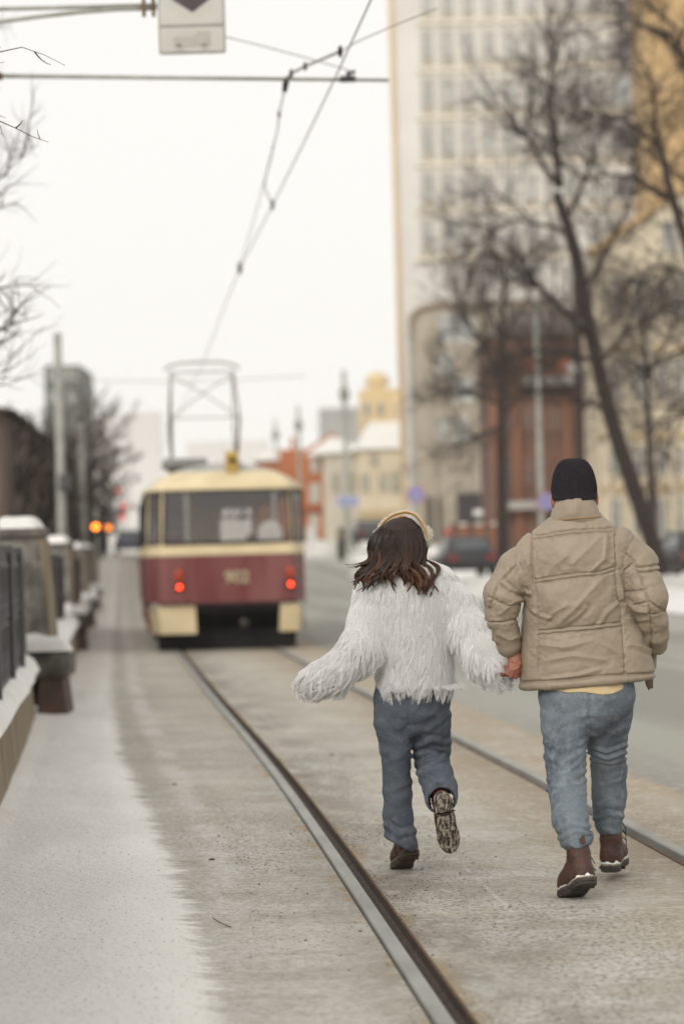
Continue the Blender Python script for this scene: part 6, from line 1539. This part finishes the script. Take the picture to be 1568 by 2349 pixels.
    pl = np.where((X > A(965, 1850)[0]) & (Z < A(1000, 1745)[2]) & (Yg < Y0+.02), pl, -1.0); f.V = np.maximum(f.V, pl.astype(np.float32))
    P, Q = f.mesh(3); N = normals(P, Q); px, py = project(P); d = np.zeros(len(P))
    zz = [([(940, 1680), (985, 1672), (1028, 1640)], 9, .006), ([(950, 1712), (990, 1698), (1030, 1704)], 7, .008), ([(945, 1735), (985, 1728), (1016, 1741)], 6, .009), ([(960, 1770), (985, 1752), (1018, 1738)], 6, .011), ([(952, 1776), (975, 1778), (1000, 1790)], 6, .009), ([(972, 1690), (980, 1720), (978, 1745)], 5, .005),
          ([(885, 1895), (915, 1915), (950, 1905)], 8, .009), ([(905, 1880), (925, 1900), (945, 1922)], 6, .006), ([(872, 1690), (905, 1700), (940, 1690)], 10, .004), ([(880, 1820), (910, 1835), (945, 1825)], 12, .005), ([(1000, 1800), (1020, 1785), (1028, 1770)], 6, .005)]
    for ln, w, am in zz:
        dd = pdist(px+2.5*vn(vcoords(P, 22)), py+2.5*vn(vcoords(P, 25)+3), ln); d += .8*am*np.exp(-np.abs(dd/(w*.85))**1.3)-am*.5*np.exp(-((dd-w*1.6)/(w*.7))**2)
    q = vn(np.stack([P[:, 0]*8+P[:, 2]*3, P[:, 1]*8, P[:, 2]*22-P[:, 0]*9], 1)); d += .0018*(1-2*np.abs(q)) + .0012*vn(vcoords(P, 50))
    d -= .006*np.exp(-(pdist(px, py, [(937, 1600), (936, 1665)])/3)**2)
    d += .0022*np.exp(-(pdist(px, py, [(874, 1660), (884, 1760), (887, 1850), (893, 1905)])/1.3)**2)
    P = P+N*d[:, None]; link_mesh('jeans', P, Q, DENIM_D, root, True)
    # ---- coat backing
    f = Field(A(670, 1620)-[0, .62, 0], A(1200, 1265)+[0, .35, 0], .008)
    S3 = []
    for y, xl, xr, b_ in ((1570, 866, 1036, .156), (1545, 862, 1038, .158), (1500, 852, 1036, .158), (1440, 836, 1036, .155), (1390, 826, 1040, .150), (1350, 828, 1040, .140), (1320, 845, 1030, .120), (1300, 870, 1005, .095), (1288, 890, 985, .075)):
        p, q = A(xl, y), A(xr, y); S3.append((p[2], (p[0]+q[0])/2, Y0, (q[0]-p[0])/2, b_))
    f.loft(S3, 0, 2.3)
    f.chain([C(850, 1350, 0, 33), C(842, 1425, -.05, 36), C(826, 1490, -.11, 43), C(775, 1537, -.15, 36), C(732, 1556, -.16, 30), C(714, 1560, -.16, 25)], .05)
    f.chain([C(1008, 1335, 0, 32), C(1045, 1390, -.03, 38), C(1078, 1448, -.10, 40), C(1112, 1508, -.22, 37), C(1140, 1530, -.30, 30)], .05)
    P, Q = f.mesh(2); N = normals(P, Q)
    coat = link_mesh('fur_coat', P-N*.003, Q, FURBASE, root, True)
    # ---- fur: locks of strands combed down and outward
    rng = np.random.default_rng(5)
    tri = np.concatenate([Q[:, [0, 1, 2]], Q[:, [0, 2, 3]]]); ar = np.linalg.norm(np.cross(P[tri[:, 1]]-P[tri[:, 0]], P[tri[:, 2]]-P[tri[:, 0]]), axis=1)
    cen = P[tri].mean(1); vis = np.where(cen[:, 1] < Y0+.02, 1.0, .28)
    def sample(nn):
        t = rng.choice(len(tri), nn, p=ar*vis/(ar*vis).sum()); a, b = rng.random(nn), rng.random(nn); m_ = a+b > 1; a[m_], b[m_] = 1-a[m_], 1-b[m_]
        T = tri[t]; q = P[T[:, 0]]+(P[T[:, 1]]-P[T[:, 0]])*a[:, None]+(P[T[:, 2]]-P[T[:, 0]])*b[:, None]; n_ = N[T[:, 0]]; return q, n_
    axis_l = np.array(A(706, 1560, -.16))-np.array(A(832, 1430, -.05)); axis_l /= np.linalg.norm(axis_l)
    axis_r = np.array(A(1150, 1540, -.3))-np.array(A(1045, 1390, -.03)); axis_r /= np.linalg.norm(axis_r)
    def groom(q, n_):
        px, py = project(q); g_ = np.tile(np.array([0, 0, -1.0]), (len(q), 1))
        wl_ = np.clip((850-px)/50, 0, 1)*np.clip((py-1400)/70, 0, 1); wr = np.clip((px-1045)/40, 0, 1)
        g_ = g_*(1-.62*wl_[:, None])+axis_l*(.62*wl_)[:, None]; g_ = g_+axis_r*(.35*wr)[:, None]
        # swirls of the pelt
        sw = vn(q*np.array([6, 6, 5])+2); g_[:, 0] += .45*sw+.25*np.clip((px-940)/90, -1, 1)*np.clip((py-1450)/120, 0, 1)
        g_[:, 1] += .2*vn(q*7+9)
        t = g_-n_*(g_*n_).sum(1, keepdims=True); t /= np.linalg.norm(t, axis=1, keepdims=True)+1e-6
        return t, px, py
    NC = 5200; cq, cn = sample(NC); ct, cpx, cpy = groom(cq, cn)
    cl = rng.uniform(.042, .075, NC)*np.where(cpy > 1540, 1.12, 1)*np.where(cpy < 1345, .55, 1)*np.where((cpx < 790), .85, 1); lift = rng.uniform(.09, .28, NC)*np.where(cpy < 1360, 1.25, 1)*np.where(cpx < 800, 1.6, 1)
    side = np.cross(ct, cn); sway = rng.normal(0, .25, NC)
    def lockpath(q, n_, t, L, lf, sd, sy, K=7):
        s_ = np.linspace(0, 1, K)[None, :, None]
        q = q[:, None, :]; n_, t, sd = n_[:, None, :], t[:, None, :], sd[:, None, :]; L = L[:, None, None]; lf = lf[:, None, None]; sy = sy[:, None, None]
        return q + L*(t*(s_*.95) + n_*lf*(s_*(1.25-.95*s_)) + sd*sy*s_**2 + np.array([0, 0, -1.0])*(.28*s_**2))
    CP = lockpath(cq, cn, ct, cl, lift, side, sway)
    NS = 60000; sq, sn = sample(NS); st, spx, spy = groom(sq, sn)
    # nearest lock
    near = np.empty(NS, int)
    for a in range(0, NS, 2000):
        b_ = sq[a:a+2000]; near[a:a+2000] = np.argmin(((b_[:, None, :]-cq[None])**2).sum(2), 1)
    sl_ = cl[near]*rng.uniform(.75, 1.1, NS)
    SP = lockpath(sq, sn, st, sl_, lift[near]*rng.uniform(.7, 1.3, NS), np.cross(st, sn), sway[near]+rng.normal(0, .15, NS))
    w = (np.linspace(0, 1, 7)**.8)[None, :, None]*rng.uniform(.55, .93, NS)[:, None, None]
    loose = rng.random(NS) < .20; w[loose] *= .35
    SP = SP*(1-w)+(CP[near]+(rng.normal(0, .0022, (NS, 3)))[:, None, :])*w
    wig = .0022*np.sin(np.linspace(0, 1, 7)[None, :]*rng.uniform(4, 9, NS)[:, None]+rng.uniform(0, 6, NS)[:, None])*np.linspace(0, 1, 7)[None, :]
    SP[..., 0] += wig; SP[..., 2] += .5*wig
    rad = np.array([.0009, .0010, .0010, .0009, .0007, .0005, .0003])[None, :]*rng.uniform(.8, 1.25, NS)[:, None]
    strand_mesh('fur_pile', SP, rad, FUR, coat, 3)
    # ---- hair
    hz = A(920, 1240)
    f = Field(A(815, 1360)-[0, .26, 0], A(1000, 1172)+[0, .24, 0], .006)
    hs = []
    for y, xl, xr, b_ in ((1312, 850, 972, .070), (1285, 850, 972, .094), (1255, 853, 972, .108), (1230, 860, 969, .108), (1212, 870, 963, .100), (1198, 884, 952, .082), (1189, 902, 942, .05)):
        p, q = A(xl, y), A(xr, y); hs.append((p[2], (p[0]+q[0])/2, hc[1]-.012-(.02 if y > 1280 else 0), (q[0]-p[0])/2, b_))
    f.loft(hs, 0, 2.1); f.ell(hc+[.01, .12, -.05], (.055, .10, .12), 0, sub=True)
    Ph, Qh = f.mesh(3); hb = link_mesh('hair', Ph, Qh, HAIRBASE, root, True)
    ends = [(-1.15, 800, 1306), (-1.1, 797, 1300), (-1.0, 822, 1330), (-.85, 826, 1346), (-.7, 838, 1352), (-.55, 852, 1350), (-.42, 866, 1338), (-.3, 880, 1340), (-.18, 890, 1322), (-.05, 906, 1346), (.08, 922, 1340), (.2, 934, 1352), (.32, 948, 1360), (.45, 958, 1348), (.58, 972, 1358), (.7, 984, 1366), (.82, 988, 1352), (.95, 1002, 1342), (1.1, 1013, 1338)]
    ea = np.array(ends)
    LP = []; LR = []; NL = 112; K = 22
    for i in range(NL):
        front = i < 34
        a = rng.uniform(-1.05, 1.05) if i > 18 else ends[i][0]
        ex = np.interp(a, ea[:, 0], ea[:, 1])+rng.normal(0, 5); ey = np.interp(a, ea[:, 0], ea[:, 2])+rng.normal(-2, 13)
        if i <= 18: ex, ey = ends[i][1], ends[i][2]+(8 if 1 < i else 0)
        ac = max(-1, min(1, a)); cb = sqrt(max(0, 1-ac*ac))
        if i > 70: cb = -cb*.7
        lay = rng.uniform(.0, 1.0)
        pts = [A(926+ac*7, 1187+3*abs(ac), .03-.01-.02*cb), A(918+ac*36, 1196+10*ac*ac, .02-.058*cb), A(914+ac*53, 1225, .02-.112*cb), A(912+ac*61, 1258, .015-.120*cb), A(910+ac*66, 1284, .0-.126*cb-.012*lay),
               A(.5*(910+ac*72)+.5*ex+rng.normal(0, 4), .42*1300+.58*ey-10+rng.normal(0, 3), -.02-.135*cb-.02*lay), A(ex, ey, -.03-.13*cb-.035*lay)]
        q = resample(np.array(pts), 44)
        for _ in range(3): q[1:-1] = .25*q[:-2]+.5*q[1:-1]+.25*q[2:]
        q = resample(q, K); s_ = np.linspace(0, 1, K)
        ph = 2.4*a+.9*lay+rng.normal(0, .35); wv = np.clip((s_-.30)/.5, 0, 1)**1.2; fq = rng.uniform(12.5, 15); am = rng.uniform(.014, .026)
        q[:, 0] += am*wv*np.sin(s_*fq+ph); q[:, 1] += am*wv*np.cos(s_*fq+ph); q[:, 2] += .35*am*wv*np.sin(s_*fq+ph+1)
        # the last bit curls outward
        cu = np.clip((s_-.82)/.18, 0, 1)**2; q[:, 0] += cu*.018*(1 if ac > .1 else -1)*rng.uniform(-.3, 1); q[:, 2] += cu*.012*rng.random()
        nst = 90
        th = rng.uniform(0, 6.28, nst); rr = np.sqrt(rng.random(nst))*rng.uniform(.009, .014)
        off = np.stack([np.cos(th)*rr, np.sin(th)*rr*.6, np.zeros(nst)], 1)
        prof = np.interp(s_, [0, .25, .55, .8, 1], [.9, 1.3, 1.12, .85, .16])
        L = rng.uniform(.90, 1.0, nst)
        for k in range(nst):
            sk = s_*L[k]; c = np.stack([np.interp(sk, s_, q[:, j]) for j in range(3)], 1)
            LP.append(c+off[k][None, :]*prof[:, None]+np.stack([.0016*np.sin(s_*9+th[k]*3)*s_, .0016*np.cos(s_*8+th[k]*5)*s_, 0*s_], 1))
            LR.append(np.interp(s_, [0, .7, 1], [.0011, .0010, .0004])*rng.uniform(.8, 1.3))
    LP = np.array(LP); LR = np.array(LR)
    tval = np.clip((A(0, 1195)[2]-LP[..., 2])/(A(0, 1195)[2]-A(0, 1350)[2]), 0, 1)*.82+rng.normal(0, .06, (len(LP), 1))+np.repeat(rng.normal(0, .13, NL), len(LP)//NL)[:, None]
    strand_mesh('hair_locks', LP, LR, HAIR, hb, 3, attr=np.clip(tval, 0, 1))
    # ---- fleece headband with ear muffs
    arc = [(866, 1238, .085), (869, 1214, .08), (882, 1196, .07), (902, 1182, .055), (930, 1175, .035), (951, 1182, .02), (966, 1200, .012), (974, 1221, .008), (976, 1236, .008)]
    q = resample(np.array([A(*p) for p in arc]), 40)
    for _ in range(2): q[1:-1] = .25*q[:-2]+.5*q[1:-1]+.25*q[2:]
    def band(name, wf, wb, t0, m, par, lift_=0.0):
        V = []; c0 = A(918, 1240, .02); k = 10
        for p in q:
            o = p-c0; o[1] = 0; o /= np.linalg.norm(o)
            for j in range(k):
                a = 2*pi*j/k; V.append(p+o*(t0*sin(a)+lift_)+np.array([0, 1, 0])*((wf+wb)/2*cos(a)+(wf-wb)/2))
        n_ = len(q); fc = [(i*k+j, i*k+(j+1) % k, (i+1)*k+(j+1) % k, (i+1)*k+j) for i in range(n_-1) for j in range(k)]
        return link_mesh(name, V, fc, m, par, True)
    hbnd = band('headband', .032, .028, .005, BAND, root, .002)
    band('band_lining', -.022, .036, .004, BANDIN, hbnd, .003)
    for (x, y, s_) in ((977, 1231, 1), (868, 1240, -1)):
        f = Field(A(x, y, .02)-.07, A(x, y, .02)+.07, .004); f.ell(A(x-s_*2, y, .02 if s_ > 0 else .09), (.020, .042, .040), 0); P_, Q_ = f.mesh(2); N_ = normals(P_, Q_)
        P_ = P_+N_*(.003*vn(vcoords(P_, 70)))[:, None]; e_ = link_mesh('ear_muff', P_, Q_, BAND, hbnd, True)
        pick = rng.choice(len(P_), 1200); b_ = P_[pick]; dirs = N_[pick]+rng.normal(0, .35, (1200, 3)); s4 = np.linspace(0, .011, 4)
        strand_mesh('fleece_pile', b_[:, None, :]+dirs[:, None, :]*s4[None, :, None], np.array([[.0012, .001, .0008, .0004]]), BAND, e_, 3)
    pick = rng.integers(0, 40, 2600); ang = rng.uniform(0, 2*pi, 2600); c0 = A(918, 1240, .02); o = q[pick]-c0; o[:, 1] = 0; o /= np.linalg.norm(o, axis=1, keepdims=True)
    keep = np.sin(ang) > -.2; pick, ang, o = pick[keep], ang[keep], o[keep]
    b_ = q[pick]+o*(.005*np.sin(ang)+.002)[:, None]+np.array([[0, 1, 0]])*(.0325*np.cos(ang)+.0025)[:, None]+rng.normal(0, .002, (len(pick), 3)); dirs = o*(.4+.6*np.sin(ang))[:, None]+rng.normal(0, .4, (len(pick), 3)); ok = np.cos(ang) > -.72
    b_, dirs = b_[ok], dirs[ok]
    strand_mesh('fleece_pile', b_[:, None, :]+dirs[:, None, :]*np.linspace(0, .005, 4)[None, :, None], np.array([[.0011, .001, .0008, .0004]]), BAND, hbnd, 3)
    # ---- boots
    B = .86
    M1 = frame((0, 0, 0), radians(14), radians(24), radians(0)); g_ = D(925, 1992, 10.62)
    ball = M1 @ Vector((0, .22*B, 0)); M1 = Matrix.Translation((D(922, 1985, 10.6)[0]-ball.x, 10.66-ball.y, .004-ball.z)) @ M1
    boot('boot', root, M1, B, M('worn_brown_sole', (.055, .038, .03), (.08, .056, .042), 20, .8, .3), LEATHER, .25, hi=False)
    # kicked-up boot: sole towards the viewer, toe pointing down
    heel, toe = Vector(A(1013, 1827, -.205)), Vector(A(1034, 1958, -.155))
    yv = (toe-heel).normalized(); zv = Vector((-.06, .985, .30)); zv = (zv-yv*zv.dot(yv)).normalized(); xv = yv.cross(zv)
    R_ = Matrix((xv, yv, zv)).transposed().to_4x4(); s_ = (toe-heel).length/.30*.985
    M2 = Matrix.Translation(heel) @ R_
    boot('boot', root, M2, s_, CRUSTED, LEATHER, .16, hi=False)
build_woman()

# small things lying on the track bed
def clod(px, py, r, label):
    c = H(px, py, 0.0); f = Field(c-np.array([r*2.2]*3), c+np.array([r*2.2]*3), r/6); f.ell(c+[0, 0, r*.35], (r*1.3, r, r*.7), 0); f.ell(c+[r*.5, r*.2, r*.5], (r*.8, r*.7, r*.5), r*.3)
    P, Q = f.mesh(1); N = normals(P, Q); P = P+N*(.25*r*vn(vcoords(P, 1.3/r)))[:, None]
    tag(link_mesh('frozen_clod', P, Q, M('dirty_ice', (.075, .065, .055), (.12, .105, .09), 40, .8, .3, 80), None, True), label, 'clod', 'frozen clods on the tracks')
clod(761, 1733, .011, 'small dark clod lying between the rails, left of the legs of the woman')
clod(400, 1801, .011, 'dark clod on the shoulder at the edge of the snowy pavement')
clod(485, 1974, .010, 'flat dark clod left of the left rail, level with the boots of the woman')
def twig(pts, r, label):
    root = thing('fallen_twig', label, 'twig', H(*pts[0], .008), 'twigs on the tracks'); b = MB(); b.tube([H(x, y, .008) for x, y in pts], r, 5); b.build('stick', BARK2, root, True)
twig([(488, 2106), (505, 2116), (530, 2127)], .0016, 'short twig lying on the dirty snow left of the left rail')

# grit strewn over the track bed
def scatter(name, label, U, Y, r, m, sink=.3):
    n_ = len(U); rg = np.random.default_rng(len(U))
    base = np.array([(1, 0, 0), (-1, 0, 0), (0, 1, 0), (0, -1, 0), (0, 0, 1), (0, 0, -1)], float)
    tri = np.array([(0, 2, 4), (2, 1, 4), (1, 3, 4), (3, 0, 4), (2, 0, 5), (1, 2, 5), (3, 1, 5), (0, 3, 5)])
    an = rg.uniform(0, 6.28, n_); sx, sy, sz = rg.uniform(.6, 1.3, n_), rg.uniform(.6, 1.3, n_), rg.uniform(.4, .9, n_)
    V = base[None]*np.stack([sx, sy, sz], 1)[:, None, :]*r[:, None, None]*rg.uniform(.8, 1.2, (n_, 6, 1))
    c, q = np.cos(an)[:, None], np.sin(an)[:, None]; X, Z = V[..., 0]*c-V[..., 1]*q, V[..., 2]; Yy = V[..., 0]*q+V[..., 1]*c
    P = np.stack([X+(U+sLs(Y)-SLOPE*Y)[:, None], Yy+Y[:, None], Z+(gz(Y)+r*sink)[:, None]], -1)
    f = (tri[None]+(np.arange(n_)*6)[:, None, None]).reshape(-1, 3)
    tag(link_mesh(name, P.reshape(-1, 3), f, m, None, False), label, kind='stuff')
rg = np.random.default_rng(77)
def dens(n_, u0, u1, y0, y1, fall):
    U = u0+(u1-u0)*rg.random(n_)**fall; Y = y0+(y1-y0)*rg.random(n_)**1.25; k = vn(np.stack([U*2.2, Y*.9, 0*U+3], 1)) > rg.uniform(-.7, .5, n_); return U[k], Y[k]
ua, ya = dens(9000, .105, .62, 6.8, 17, 1.9); ub, yb = dens(1500, .3, 1.44, 6.8, 16, 1.0); uc, yc = dens(2600, -.52, -.045, 6.8, 15, .8); ud, yd = dens(1200, 1.60, 2.2, 10, 17, 1.0)
U_, Y_ = np.concatenate([ua, ub, uc, ud]), np.concatenate([ya, yb, yc, yd])
scatter('grit', 'dark grit strewn over the track bed beside the rails', U_, Y_, rg.gamma(2.0, .00065, len(U_))+.0009, M('dark_grit', (.075, .063, .052), (.15, .13, .105), 30, .9))

# ------------------------------------------------------------------ winter haze round the whole street
hz = MB(); hz.box((-255, -18, -1.2), (255, 2600, 62)); hm = bpy.data.materials.new('winter_haze'); hm.use_nodes = True
n, l = hm.node_tree.nodes, hm.node_tree.links; n.remove(n['Principled BSDF'])
pv = n.new('ShaderNodeVolumePrincipled'); pv.inputs['Color'].default_value = (.98, .97, .95, 1); pv.inputs['Density'].default_value = .00035; pv.inputs['Anisotropy'].default_value = .2
l.new(pv.outputs[0], n['Material Output'].inputs['Volume'])
tag(hz.build('haze', hm), 'thin pale winter haze filling the street', kind='stuff')
